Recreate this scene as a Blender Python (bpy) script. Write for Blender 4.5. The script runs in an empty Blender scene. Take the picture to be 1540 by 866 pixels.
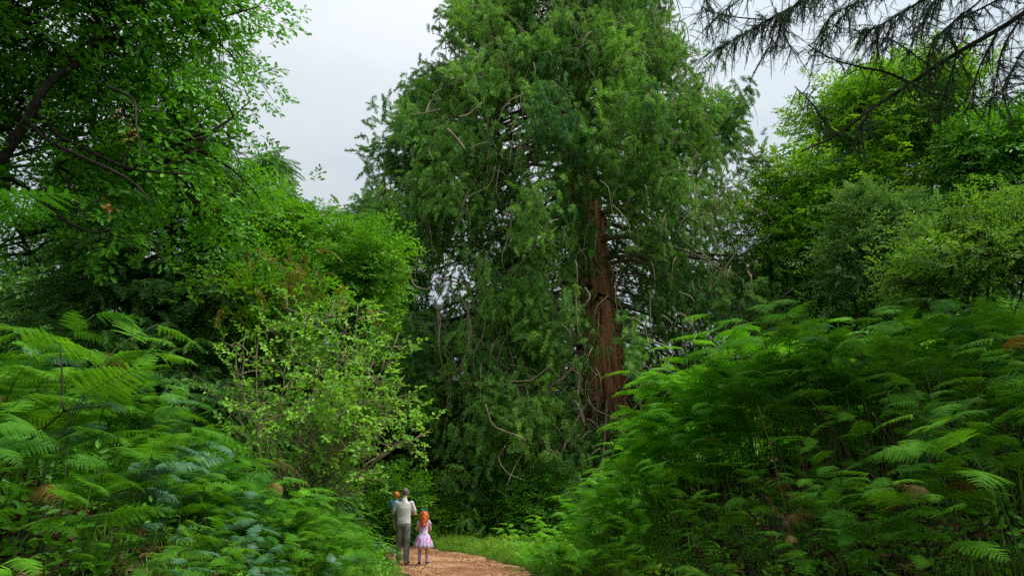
import bpy, bmesh, math, random
import numpy as np
from mathutils import Vector, Matrix, Euler

# ------------------------------------------------------------------ camera, world, sun, exposure
SC = bpy.context.scene
COL = SC.collection
FPX, PITCH, EYE = 1027.0, math.radians(16.8), 1.64
cam_d = bpy.data.cameras.new('camera')
cam_d.sensor_width = 36.0
cam_d.lens = 24.0
cam_d.clip_start, cam_d.clip_end = 0.05, 3000.0
cam = bpy.data.objects.new('camera', cam_d)
cam.location = (0, 0, EYE)
cam.rotation_euler = (math.radians(90) + PITCH, 0, 0)
COL.objects.link(cam)
SC.camera = cam

SUN_ELEV, SUN_ROT = math.radians(60), math.radians(100)   # rotation clockwise from +Y (north): high sun behind cloud to the right
SUN_DIR = Vector((math.sin(SUN_ROT) * math.cos(SUN_ELEV), math.cos(SUN_ROT) * math.cos(SUN_ELEV), math.sin(SUN_ELEV)))

world = bpy.data.worlds.new('World')
SC.world = world
world.use_nodes = True
wt = world.node_tree
wt.nodes.clear()
def WN(t, **k):
    n = wt.nodes.new(t)
    for a, b in k.items(): setattr(n, a, b)
    return n
w_out = WN('ShaderNodeOutputWorld')
w_bg = WN('ShaderNodeBackground')
w_sky = WN('ShaderNodeTexSky', sky_type='NISHITA', sun_disc=False, sun_elevation=SUN_ELEV, sun_rotation=SUN_ROT)
w_skys = WN('ShaderNodeVectorMath', operation='SCALE'); w_skys.inputs['Scale'].default_value = 0.10
w_tc = WN('ShaderNodeTexCoord')
w_sep = WN('ShaderNodeSeparateXYZ')
w_noise = WN('ShaderNodeTexNoise'); w_noise.inputs['Scale'].default_value = 2.0; w_noise.inputs['Detail'].default_value = 5; w_noise.inputs['Roughness'].default_value = 0.5
w_mapn = WN('ShaderNodeMapping'); w_mapn.inputs['Scale'].default_value = (1, 1, 2.2); w_mapn.inputs['Location'].default_value = (7.3, 2.4, 1.0)
w_ramp = WN('ShaderNodeValToRGB')
w_ramp.color_ramp.elements[0].position = 0.36; w_ramp.color_ramp.elements[0].color = (0.75, 0.86, 0.94, 1)
w_ramp.color_ramp.elements[1].position = 0.62; w_ramp.color_ramp.elements[1].color = (.98, 1.03, 1.07, 1)
w_abs = WN('ShaderNodeMath', operation='MAXIMUM'); w_abs.inputs[1].default_value = 0.0
w_cie = WN('ShaderNodeMath', operation='MULTIPLY_ADD'); w_cie.inputs[1].default_value = 0.80; w_cie.inputs[2].default_value = 0.36   # overcast luminance law, brighter towards the zenith
w_dot = WN('ShaderNodeVectorMath', operation='DOT_PRODUCT'); w_dot.inputs[1].default_value = SUN_DIR
w_dotm = WN('ShaderNodeMath', operation='MULTIPLY_ADD'); w_dotm.inputs[1].default_value = 0.22; w_dotm.inputs[2].default_value = 0.86
w_mul = WN('ShaderNodeMath', operation='MULTIPLY')
w_cl = WN('ShaderNodeVectorMath', operation='SCALE')
w_mix = WN('ShaderNodeMix', data_type='RGBA'); w_mix.inputs[0].default_value = 0.88
L = wt.links.new
L(w_tc.outputs['Generated'], w_sep.inputs[0]); L(w_tc.outputs['Generated'], w_mapn.inputs[0]); L(w_mapn.outputs[0], w_noise.inputs['Vector'])
L(w_noise.outputs['Fac'], w_ramp.inputs[0]); L(w_sep.outputs['Z'], w_abs.inputs[0]); L(w_abs.outputs[0], w_cie.inputs[0])
L(w_tc.outputs['Generated'], w_dot.inputs[0]); L(w_dot.outputs['Value'], w_dotm.inputs[0])
L(w_cie.outputs[0], w_mul.inputs[0]); L(w_dotm.outputs[0], w_mul.inputs[1])
L(w_ramp.outputs[0], w_cl.inputs[0]); L(w_mul.outputs[0], w_cl.inputs['Scale'])
L(w_sky.outputs[0], w_skys.inputs[0]); L(w_skys.outputs[0], w_mix.inputs[6]); L(w_cl.outputs[0], w_mix.inputs[7])
L(w_mix.outputs[2], w_bg.inputs['Color']); w_bg.inputs['Strength'].default_value = 1.0
L(w_bg.outputs[0], w_out.inputs[0])

sun_d = bpy.data.lights.new('sun', 'SUN')
sun_d.energy = 3.3; sun_d.angle = math.radians(22); sun_d.color = (1.0, 0.96, 0.88)
sun = bpy.data.objects.new('sun', sun_d)
sun.rotation_euler = (-SUN_DIR).to_track_quat('-Z', 'Y').to_euler()
sun.location = SUN_DIR * 60
COL.objects.link(sun)

SC.view_settings.view_transform = 'Standard'
SC.view_settings.look = 'None'
SC.view_settings.gamma = 1.0
SC.view_settings.use_curve_mapping = False
SC.view_settings.exposure = 0.38
SC.cycles.use_denoising = False
SC.cycles.max_bounces = 6
SC.cycles.diffuse_bounces = 4
SC.cycles.glossy_bounces = 2
SC.cycles.transmission_bounces = 3
SC.cycles.transparent_max_bounces = 4
SC.cycles.caustics_reflective = False
SC.cycles.caustics_refractive = False

rng = np.random.default_rng(7)
random.seed(7)

# ------------------------------------------------------------------ helpers
def P(px, py, D):
    """point of the place seen at photo pixel (px, py), D metres ahead"""
    xc, yc = (px - 770) / FPX, -(py - 433) / FPX
    dy = math.cos(PITCH) - yc * math.sin(PITCH)
    dz = math.sin(PITCH) + yc * math.cos(PITCH)
    s = D / dy
    return np.array([xc * s, D, EYE + dz * s])

def nrm(a):
    a = np.asarray(a, float)
    return a / np.maximum(np.linalg.norm(a, axis=-1, keepdims=True), 1e-9)

def tag(o, label=None, cat=None, group=None, kind=None):
    if label: o['label'] = label
    if cat: o['category'] = cat
    if group: o['group'] = group
    if kind: o['kind'] = kind
    return o

def empty(name, loc=(0, 0, 0), rz=0.0):
    o = bpy.data.objects.new(name, None)
    o.empty_display_size = 0.3
    o.location = [float(v) for v in loc]
    o.rotation_euler = (0, 0, rz)
    COL.objects.link(o)
    return o

def mesh_obj(name, verts, faces, mat, parent=None, smooth=True, link=True, mats=None, fmat=None):
    me = bpy.data.meshes.new(name)
    me.from_pydata([tuple(map(float, v)) for v in verts], [], faces)
    if mats:
        for m in mats: me.materials.append(m)
        me.polygons.foreach_set('material_index', fmat)
    elif mat: me.materials.append(mat)
    if smooth: me.polygons.foreach_set('use_smooth', [True] * len(me.polygons))
    me.update()
    o = bpy.data.objects.new(name, me)
    if link: COL.objects.link(o)
    if parent is not None:
        o.parent = parent
        lp = Vector(parent.location)
        if parent.type == 'EMPTY' and (lp.length > 0):      # vertices are given in world space: bring them into the parent's space
            me.transform(Matrix.Rotation(-parent.rotation_euler[2], 4, 'Z') @ Matrix.Translation(-lp))
    return o

class Geo:
    def __init__(s): s.v = []; s.f = []; s.m = []
    def add(s, vs, fs, m=0):
        b = len(s.v); s.v.extend(vs); s.f.extend([tuple(i + b for i in f) for f in fs]); s.m.extend([m] * len(fs))
    def tube(s, pts, rad, sides=5, cap=True, flute=0.0, m=0):
        pts = np.asarray(pts, float); n = len(pts)
        rad = np.broadcast_to(np.asarray(rad, float), (n,))
        t = nrm(np.gradient(pts, axis=0))
        ref = np.array([0, 0, 1.0]) if abs(t[0][2]) < 0.9 else np.array([1.0, 0, 0])
        u = nrm(np.cross(t, ref)); w = np.cross(t, u)
        a = np.arange(sides) * 2 * math.pi / sides
        k = 1 + flute * np.cos(a * 7 + 0.5) + flute * 0.6 * np.cos(a * 12 + 2)
        ring = pts[:, None, :] + rad[:, None, None] * (np.cos(a) * k)[None, :, None] * u[:, None, :] + rad[:, None, None] * (np.sin(a) * k)[None, :, None] * w[:, None, :]
        b = len(s.v)
        s.v.extend(ring.reshape(-1, 3).tolist())
        nf = 0
        for i in range(n - 1):
            for j in range(sides):
                j2 = (j + 1) % sides
                s.f.append((b + i * sides + j, b + i * sides + j2, b + (i + 1) * sides + j2, b + (i + 1) * sides + j)); nf += 1
        if cap:
            s.f.append(tuple(b + j for j in range(sides))[::-1]); s.f.append(tuple(b + (n - 1) * sides + j for j in range(sides))); nf += 2
        s.m.extend([m] * nf)
    def obj(s, name, mat, parent=None, **k):
        return mesh_obj(name, s.v, s.f, mat, parent, **k)

def curve(p0, p1, p2, n=6, jit=0.0, R=rng):
    t = np.linspace(0, 1, n)[:, None]
    p0, p1, p2 = map(lambda a: np.asarray(a, float), (p0, p1, p2))
    c = (1 - t) ** 2 * p0 + 2 * t * (1 - t) * p1 + t * t * p2
    if jit: c[1:-1] += R.normal(0, jit, (n - 2, 3))
    return c

def resample(pts, n):
    """smooth Catmull-Rom through given points"""
    p = np.asarray(pts, float)
    q = np.vstack([2 * p[0] - p[1], p, 2 * p[-1] - p[-2]])
    out = []
    m = len(p) - 1
    for s in np.linspace(0, m - 1e-6, n):
        i = int(s); t = s - i
        a, b, c, d = q[i], q[i + 1], q[i + 2], q[i + 3]
        out.append(0.5 * ((2 * b) + (-a + c) * t + (2 * a - 5 * b + 4 * c - d) * t * t + (-a + 3 * b - 3 * c + d) * t ** 3))
    return np.array(out)

# ------------------------------------------------------------------ materials
def new_mat(name):
    m = bpy.data.materials.new(name); m.use_nodes = True
    nt = m.node_tree; nt.nodes.clear()
    return m, nt

def leaf_mat(name, lo, hi, trans=0.3, rough=0.5, spec=0.35, old=None, tcol=1.25):
    """lo..hi: real leaf colours; the 'tint' carried by each spray picks between them"""
    m, nt = new_mat(name); N = nt.nodes.new; l = nt.links.new
    out = N('ShaderNodeOutputMaterial'); mixs = N('ShaderNodeMixShader'); pb = N('ShaderNodeBsdfPrincipled'); tr = N('ShaderNodeBsdfTranslucent')
    at = N('ShaderNodeAttribute'); at.attribute_type = 'INSTANCER'; at.attribute_name = 'tint'
    oi = N('ShaderNodeObjectInfo')
    add = N('ShaderNodeMath'); add.operation = 'MULTIPLY_ADD'; add.inputs[1].default_value = 0.35
    l(oi.outputs['Random'], add.inputs[0]); l(at.outputs['Fac'], add.inputs[2])
    ramp = N('ShaderNodeValToRGB'); e = ramp.color_ramp.elements
    e[0].position = 0.05; e[0].color = (*lo, 1); e[1].position = 1.05 if False else 1.0; e[1].color = (*hi, 1)
    l(add.outputs[0], ramp.inputs[0])
    nz = N('ShaderNodeTexNoise'); nz.inputs['Scale'].default_value = 9; nz.inputs['Detail'].default_value = 2
    tc = N('ShaderNodeTexCoord'); l(tc.outputs['Object'], nz.inputs['Vector'])
    hsv = N('ShaderNodeHueSaturation'); mr = N('ShaderNodeMapRange'); mr.inputs[1].default_value = 0.3; mr.inputs[2].default_value = 0.7; mr.inputs[3].default_value = 0.75; mr.inputs[4].default_value = 1.25
    l(nz.outputs['Fac'], mr.inputs[0]); l(mr.outputs[0], hsv.inputs['Value']); l(ramp.outputs[0], hsv.inputs['Color'])
    l(hsv.outputs[0], pb.inputs['Base Color'])
    sc_ = N('ShaderNodeVectorMath'); sc_.operation = 'MULTIPLY'; sc_.inputs[1].default_value = (tcol * 1.1, tcol, tcol * 0.5)
    l(hsv.outputs[0], sc_.inputs[0]); l(sc_.outputs[0], tr.inputs['Color'])
    pb.inputs['Roughness'].default_value = rough; pb.inputs['Specular IOR Level'].default_value = spec
    mixs.inputs[0].default_value = trans
    l(pb.outputs[0], mixs.inputs[1]); l(tr.outputs[0], mixs.inputs[2]); l(mixs.outputs[0], out.inputs[0])
    return m

def rough_mat(name, c1, c2, scale=(6, 6, 1.2), nscale=6.0, bump=0.4, rough=0.85, c3=None, dist=0.02):
    m, nt = new_mat(name); N = nt.nodes.new; l = nt.links.new
    out = N('ShaderNodeOutputMaterial'); pb = N('ShaderNodeBsdfPrincipled')
    tc = N('ShaderNodeTexCoord'); mp = N('ShaderNodeMapping'); mp.inputs['Scale'].default_value = scale
    nz = N('ShaderNodeTexNoise'); nz.inputs['Scale'].default_value = nscale; nz.inputs['Detail'].default_value = 7; nz.inputs['Roughness'].default_value = 0.6
    l(tc.outputs['Object'], mp.inputs[0]); l(mp.outputs[0], nz.inputs['Vector'])
    r = N('ShaderNodeValToRGB'); e = r.color_ramp.elements
    e[0].position = 0.35; e[0].color = (*c1, 1); e[1].position = 0.68; e[1].color = (*c2, 1)
    if c3:
        x = e.new(0.52); x.color = (*c3, 1)
    l(nz.outputs['Fac'], r.inputs[0]); l(r.outputs[0], pb.inputs['Base Color'])
    b = N('ShaderNodeBump'); b.inputs['Strength'].default_value = bump; b.inputs['Distance'].default_value = dist
    l(nz.outputs['Fac'], b.inputs['Height']); l(b.outputs[0], pb.inputs['Normal'])
    pb.inputs['Roughness'].default_value = rough; pb.inputs['Specular IOR Level'].default_value = 0.2
    l(pb.outputs[0], out.inputs[0])
    return m

def plain_mat(name, col, rough=0.7, spec=0.3, var=0.15, nscale=30):
    m, nt = new_mat(name); N = nt.nodes.new; l = nt.links.new
    out = N('ShaderNodeOutputMaterial'); pb = N('ShaderNodeBsdfPrincipled')
    tc = N('ShaderNodeTexCoord'); nz = N('ShaderNodeTexNoise'); nz.inputs['Scale'].default_value = nscale; nz.inputs['Detail'].default_value = 4
    l(tc.outputs['Object'], nz.inputs['Vector'])
    mr = N('ShaderNodeMapRange'); mr.inputs[1].default_value = 0.3; mr.inputs[2].default_value = 0.7; mr.inputs[3].default_value = 1 - var; mr.inputs[4].default_value = 1 + var
    hsv = N('ShaderNodeHueSaturation'); hsv.inputs['Color'].default_value = (*col, 1)
    l(nz.outputs['Fac'], mr.inputs[0]); l(mr.outputs[0], hsv.inputs['Value']); l(hsv.outputs[0], pb.inputs['Base Color'])
    pb.inputs['Roughness'].default_value = rough; pb.inputs['Specular IOR Level'].default_value = spec
    l(pb.outputs[0], out.inputs[0])
    return m

M = {}
M['oak'] = leaf_mat('oak_leaf', (0.052, 0.228, 0.015), (0.191, 0.545, 0.024), 0.32)
M['oak_far'] = leaf_mat('far_oak_leaf', (0.097, 0.287, 0.015), (0.285, 0.552, 0.026), 0.34)
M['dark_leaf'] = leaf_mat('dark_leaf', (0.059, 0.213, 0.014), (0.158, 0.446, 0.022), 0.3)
M['bright_leaf'] = leaf_mat('bright_leaf', (0.072, 0.249, 0.014), (0.217, 0.522, 0.024), 0.36)
M['lime_leaf'] = leaf_mat('lime_leaf', (0.090, 0.265, 0.018), (0.250, 0.483, 0.040), 0.36)
M['grey_leaf'] = leaf_mat('grey_leaf', (0.080, 0.209, 0.041), (0.180, 0.374, 0.090), 0.28)
M['hazel'] = leaf_mat('hazel_leaf', (0.102, 0.313, 0.020), (0.289, 0.600, 0.050), 0.36)
M['redwood_leaf'] = leaf_mat('redwood_needle', (0.051, 0.212, 0.065), (0.320, 0.600, 0.101), 0.22, rough=0.6)
M['conifer'] = leaf_mat('conifer_needle', (0.044, 0.163, 0.031), (0.135, 0.354, 0.046), 0.2, rough=0.6)
M['conifer_gold'] = leaf_mat('golden_needle', (0.128, 0.135, 0.014), (0.272, 0.255, 0.024), 0.25, rough=0.6)
M['larch_needle'] = leaf_mat('larch_needle', (0.034, 0.104, 0.053), (0.076, 0.199, 0.085), 0.2, rough=0.6)
M['bracken'] = leaf_mat('bracken_leaf', (0.034, 0.160, 0.012), (0.137, 0.372, 0.019), 0.38, rough=0.6, spec=0.12)
M['bracken_blue'] = leaf_mat('glossy_bracken_leaf', (0.060, 0.190, 0.085), (0.085, 0.230, 0.110), 0.2, rough=0.42, spec=0.45)  # bluish sky sheen put into the leaf colour, besides the real gloss
M['bracken_lime'] = leaf_mat('young_bracken_leaf', (0.098, 0.343, 0.013), (0.194, 0.522, 0.023), 0.38, rough=0.55, spec=0.2)  # lit look of the open crest and bank ends put into a brighter leaf colour
M['bracken_brown'] = leaf_mat('withered_bracken', (0.15, 0.085, 0.02), (0.26, 0.17, 0.04), 0.25)
M['grass'] = leaf_mat('grass_blade', (0.070, 0.200, 0.014), (0.200, 0.400, 0.030), 0.34, rough=0.45)
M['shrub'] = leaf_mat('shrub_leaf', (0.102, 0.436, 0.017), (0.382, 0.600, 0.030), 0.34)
M['brown_leaf'] = plain_mat('withered_leaf', (0.30, 0.12, 0.03), 0.7)
M['bark_red'] = rough_mat('redwood_bark', (0.13, 0.055, 0.028), (0.66, 0.36, 0.18), (1, 1, 0.09), 5.0, 1.0, 0.9, (0.47, 0.22, 0.105), 0.09)
M['bark_dark'] = rough_mat('dark_bark', (0.015, 0.012, 0.009), (0.060, 0.050, 0.034), (3, 3, 0.8), 6.0, 0.6)
M['bark_moss'] = rough_mat('mossy_bark', (0.022, 0.018, 0.012), (0.060, 0.075, 0.020), (2, 2, 1), 4.0, 0.6)
M['twig_pale'] = rough_mat('pale_twig', (0.16, 0.12, 0.075), (0.38, 0.31, 0.21), (5, 5, 5), 8.0, 0.3)
M['branch_red'] = rough_mat('bare_branch', (0.15, 0.11, 0.075), (0.38, 0.30, 0.21), (3, 3, 3), 5.0, 0.4)
M['stem'] = plain_mat('bracken_stem', (0.045, 0.10, 0.018), 0.6)
M['stem_brown'] = plain_mat('dead_stem', (0.12, 0.085, 0.035), 0.6)
M['stem_dark'] = plain_mat('dark_stem', (0.022, 0.022, 0.014), 0.6)
M['cone'] = plain_mat('cone_scale', (0.035, 0.024, 0.015), 0.8)
M['earth'] = rough_mat('woodland_soil', (0.018, 0.022, 0.008), (0.050, 0.060, 0.018), (1, 1, 1), 2.5, 0.6)

# ------------------------------------------------------------------ geometry-nodes instancer (foliage only)
_groups = {}
def inst_group(sources):
    key = tuple(o.name for o in sources)
    if key in _groups: return _groups[key]
    g = bpy.data.node_groups.new('scatter', 'GeometryNodeTree')
    g.interface.new_socket('Geometry', in_out='INPUT', socket_type='NodeSocketGeometry')
    g.interface.new_socket('Geometry', in_out='OUTPUT', socket_type='NodeSocketGeometry')
    N = g.nodes.new; l = g.links.new
    gi, go, ip = N('NodeGroupInput'), N('NodeGroupOutput'), N('GeometryNodeInstanceOnPoints')
    jn = N('GeometryNodeJoinGeometry')
    for o in sources:
        oi = N('GeometryNodeObjectInfo'); oi.inputs['Object'].default_value = o; oi.inputs['As Instance'].default_value = True
        l(oi.outputs['Geometry'], jn.inputs[0])
    def attr(nm, ty):
        a = N('GeometryNodeInputNamedAttribute'); a.data_type = ty; a.inputs['Name'].default_value = nm
        return a.outputs['Attribute']
    e2r = N('FunctionNodeEulerToRotation')
    l(attr('rot', 'FLOAT_VECTOR'), e2r.inputs[0])
    l(gi.outputs[0], ip.inputs['Points']); l(jn.outputs[0], ip.inputs['Instance'])
    ip.inputs['Pick Instance'].default_value = True
    l(attr('idx', 'INT'), ip.inputs['Instance Index'])
    l(e2r.outputs[0], ip.inputs['Rotation']); l(attr('scl', 'FLOAT'), ip.inputs['Scale'])
    l(ip.outputs[0], go.inputs[0])
    _groups[key] = g
    return g

def frames_to_euler(Y, up):
    Y = nrm(Y); up = np.asarray(up, float)
    X = np.cross(Y, up); bad = np.linalg.norm(X, axis=1) < 1e-3
    X[bad] = np.cross(Y[bad], np.array([1.0, 0.3, 0]))
    X = nrm(X); Z = np.cross(X, Y)
    r20, r21, r22, r10, r00 = X[:, 2], Y[:, 2], Z[:, 2], X[:, 1], X[:, 0]
    return np.stack([np.arctan2(r21, r22), -np.arcsin(np.clip(r20, -1, 1)), np.arctan2(r10, r00)], 1)

def scatter(name, pts, dirs, ups, scl, tint, sources, parent=None, R=rng):
    pts = np.asarray(pts, float)
    if parent is not None: pts = pts - np.array(parent.location)
    n = len(pts)
    me = bpy.data.meshes.new(name)
    me.vertices.add(n); me.vertices.foreach_set('co', pts.astype(np.float32).ravel())
    a = me.attributes.new('rot', 'FLOAT_VECTOR', 'POINT'); a.data.foreach_set('vector', frames_to_euler(dirs, ups).astype(np.float32).ravel())
    a = me.attributes.new('scl', 'FLOAT', 'POINT'); a.data.foreach_set('value', np.broadcast_to(scl, (n,)).astype(np.float32))
    a = me.attributes.new('tint', 'FLOAT', 'POINT'); a.data.foreach_set('value', np.clip(tint, 0, 1).astype(np.float32))
    a = me.attributes.new('idx', 'INT', 'POINT'); a.data.foreach_set('value', R.integers(0, len(sources), n).astype(np.int32))
    o = bpy.data.objects.new(name, me); COL.objects.link(o)
    if parent is not None: o.parent = parent
    md = o.modifiers.new('scatter', 'NODES'); md.node_group = inst_group(sources)
    tag(o, kind='stuff')
    return o

# ------------------------------------------------------------------ leaf and spray shapes (shared by the scatters)
OAK = [(0, 0), (.14, .09), (.26, .08), (.38, .22), (.48, .12), (.62, .29), (.74, .15), (.86, .18), (1, 0)]
ROUND = [(0, 0), (.12, .22), (.35, .40), (.62, .40), (.85, .22), (1, 0)]
OVAL = [(0, 0), (.25, .19), (.55, .23), (.8, .13), (1, 0)]
DIAM = [(0, 0), (.45, .26), (1, 0)]
def add_leaf(g, p, d, n, L_, prof, fold=0.25, m=0, curl=0.15):
    d = nrm(d); s = nrm(np.cross(d, n)); n = np.cross(s, d)
    mid = [p + d * (t * L_) - n * (curl * L_ * t * t) for t, w in prof]
    for sg in (1, -1):
        edge = [p + d * (t * L_) + s * (sg * w * L_) + n * (fold * w * L_ - curl * L_ * t * t) for t, w in prof[1:-1]]
        vs = [mid[0]] + edge + [mid[-1]]
        f = tuple(range(len(vs)))
        g.add([v.tolist() for v in vs], [f if sg > 0 else f[::-1]], m)

def sprig(name, mat, prof, nleaf, leafL, length, spread=0.9, seed=0, twig=True, twmat=None, flat=0.5, fold=0.25):
    R = np.random.default_rng(seed); g = Geo()
    ax = curve((0, 0, 0), (R.normal(0, .05) * length, length * .5, length * .12), (R.normal(0, .12) * length, length, -length * .05), 5)
    if twig: g.tube(ax, np.linspace(.006, .002, 5) * (length / .35), 3, False, m=1)
    for i in range(nleaf):
        t = (i + .6) / nleaf
        k = min(3, int(t * 4)); f = t * 4 - k
        p = ax[k] * (1 - f) + ax[k + 1] * f
        sg = 1 if i % 2 else -1
        d = np.array([sg * spread * R.uniform(.5, 1.2), R.uniform(.2, 1.0) + (1.5 if i == nleaf - 1 else 0), R.normal(0, flat * .6)])
        if i < nleaf * .6:      # short side shoots give the spray some width
            off = nrm(d) * leafL * R.uniform(0, 1.1); p = p + off
        n = np.array([R.normal(0, flat), R.normal(0, flat), 1.0])
        add_leaf(g, p, d, n, leafL * R.uniform(.65, 1.15), prof, fold)
    o = mesh_obj(name, g.v, g.f, None, link=False, smooth=False, mats=[mat, twmat or M['bark_dark']], fmat=g.m)
    return o

def plume(name, mat, n, length, blade, width, spread=.5, flat=1.0, droop=.25, seed=0, twmat=None, tw=.010, angle=1.0):
    """conifer spray: axis with many narrow cord-like blades"""
    R = np.random.default_rng(seed); g = Geo()
    ax = curve((0, 0, 0), (0, length * .55, length * .10), (R.normal(0, .08) * length, length, -droop * length), 6)
    g.tube(ax, np.linspace(tw, tw * .3, 6), 3, False, m=1)
    for i in range(n):
        t = (i + R.uniform(0, 1)) / n
        k = min(4, int(t * 5)); f = t * 5 - k
        p = ax[k] * (1 - f) + ax[k + 1] * f
        a = R.uniform(0, 2 * math.pi)
        side = np.array([math.cos(a), 0, math.sin(a) * flat])
        if flat < .3: side = np.array([1 if i % 2 else -1, 0, R.normal(0, flat)])
        d = nrm(side * spread + np.array([0, R.uniform(.5, 1.1) * angle, -.10]))
        Lb = blade * R.uniform(.6, 1.25) * (1.15 - .5 * t)
        w = nrm(np.cross(d, R.normal(0, 1, 3))) * width * R.uniform(.7, 1.2)
        mid = p + d * Lb * .5 + np.array([0, 0, -.03 * Lb]); tip = p + d * Lb + np.array([0, 0, -.18 * Lb])
        g.add([(p - w * .35).tolist(), (p + w * .35).tolist(), (mid + w).tolist(), tip.tolist(), (mid - w).tolist()], [(0, 1, 2, 3, 4)], 0)
    return mesh_obj(name, g.v, g.f, None, link=False, smooth=False, mats=[mat, twmat or M['branch_red']], fmat=g.m)

def sprigs(nm, mat, prof, *a, k=3, **kw): return [sprig(nm, mat, prof, *a, seed=s + 11, **kw) for s in range(k)]
S = {}
S['oak'] = sprigs('oak_sprig', M['oak'], OAK, 11, .115, .34)
S['oak_right'] = sprigs('far_oak_sprig', M['oak_far'], OVAL, 15, .17, .60)
S['dark'] = sprigs('dark_sprig', M['dark_leaf'], OVAL, 15, .15, .52)
S['bright'] = sprigs('bright_sprig', M['bright_leaf'], OAK, 14, .15, .45)
S['lime'] = sprigs('lime_sprig', M['lime_leaf'], OVAL, 18, .075, .40)
S['grey'] = sprigs('grey_sprig', M['grey_leaf'], OVAL, 20, .085, .45)
S['hazel'] = sprigs('hazel_sprig', M['hazel'], ROUND, 10, .078, .36, flat=.75, fold=.45, twmat=M['twig_pale'])
S['shrub'] = sprigs('shrub_sprig', M['shrub'], OVAL, 16, .14, .5)
S['redwood'] = [plume('redwood_spray', M['redwood_leaf'], 80, .62, .19, .0135, spread=.6, droop=.10 + .12 * s, seed=s) for s in range(3)] + [plume('redwood_tuft', M['redwood_leaf'], 64, .40, .20, .0125, spread=1.15, droop=.3, seed=40 + s) for s in range(3)]
S['hemlock'] = [plume('hemlock_spray', M['conifer'], 60, .75, .16, .012, spread=.9, flat=.2, droop=.22, seed=s + 5, twmat=M['bark_dark']) for s in range(3)]
S['gold'] = [plume('golden_spray', M['conifer_gold'], 50, .6, .15, .011, spread=.9, flat=.2, droop=.5, seed=s + 9, twmat=M['bark_dark']) for s in range(2)]
S['larch'] = [plume('larch_twig', M['larch_needle'], 90, .30, .026, .0019, spread=1.3, flat=1.0, droop=.12, seed=s + 20, twmat=M['bark_dark'], tw=.0035, angle=.9) for s in range(3)]

# ------------------------------------------------------------------ terrain
PY = np.array([-30, -6, 0, 8, 12, 15.4, 17.7, 20.5, 23.8, 28, 34, 60.0])
PX = np.array([1.5, .5, .3, 0, -.40, -.87, -1.35, -2.6, -4.7, -9.5, -19, -60.0])
_py = np.linspace(-30, 60, 700); _px = np.interp(_py, PY, PX)
for _ in range(30): _px[1:-1] = (_px[:-2] + _px[1:-1] * 2 + _px[2:]) / 4
def sstep(t): t = np.clip(t, 0, 1); return t * t * (3 - 2 * t)
def path_side(x, y):
    """signed distance from the path's edge (positive = right) """
    x = np.asarray(x, float); y = np.asarray(y, float); sh = np.broadcast(x, y).shape
    X = np.broadcast_to(x, sh).ravel(); Y = np.broadcast_to(y, sh).ravel()
    d = np.full(X.shape, 1e9)
    for i in range(0, 700, 5): d = np.minimum(d, np.hypot(X - _px[i], Y - _py[i]))
    sg = np.where(X > np.interp(Y, _py, _px), 1, -1)
    return (sg * d).reshape(sh)
def ground(x, y):
    s = path_side(x, y)
    al = np.interp(y, [0, 6, 9, 13, 18, 40], [1.8, 1.75, 1.0, .25, .1, .3])
    ar = np.interp(y, [0, 7, 10, 12.5, 14.5, 18, 40], [1.7, 1.9, 2.1, 1.5, .45, .1, .2])
    wr = np.interp(y, [0, 7, 12, 40], [4.0, 3.6, 2.2, 3])
    s0 = np.interp(y, [8, 11, 13.5, 16], [1.5, 1.0, 1.0, 1.5])
    h = al * sstep((-s - 1.6) / 2.8) + ar * sstep((s - s0) / wr)
    x = np.asarray(x, float)
    h = h + sstep((np.abs(s) - 1.6) / 1.5) * (.05 * np.sin(x * 2.1 + 1) * np.sin(np.asarray(y) * 1.7) + .03 * np.sin(x * 5.3 + np.asarray(y) * 4.1))
    return h
def gh(x, y): return float(ground(np.array([x]), np.array([y]))[0])

def axis_coords(a, b, far, step):
    near = np.arange(a, b + step, step)
    o = [step]
    pos, neg = [near[-1]], [near[0]]
    s = step
    while pos[-1] < far: s *= 1.35; pos.append(pos[-1] + s)
    s = step
    while neg[-1] > -far: s *= 1.35; neg.append(neg[-1] - s)
    return np.array(neg[:0:-1] + list(near) + pos[1:])
gx = axis_coords(-12, 12, 600, .3); gy = axis_coords(-2, 34, 600, .3)
GX, GY = np.meshgrid(gx, gy)
GZ = ground(GX, GY)
nx, ny = len(gx), len(gy)
gv = np.stack([GX, GY, GZ], -1).reshape(-1, 3)
gf = [(j * nx + i, j * nx + i + 1, (j + 1) * nx + i + 1, (j + 1) * nx + i) for j in range(ny - 1) for i in range(nx - 1)]
tag(mesh_obj('ground', gv, gf, M['earth']), kind='structure')

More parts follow.
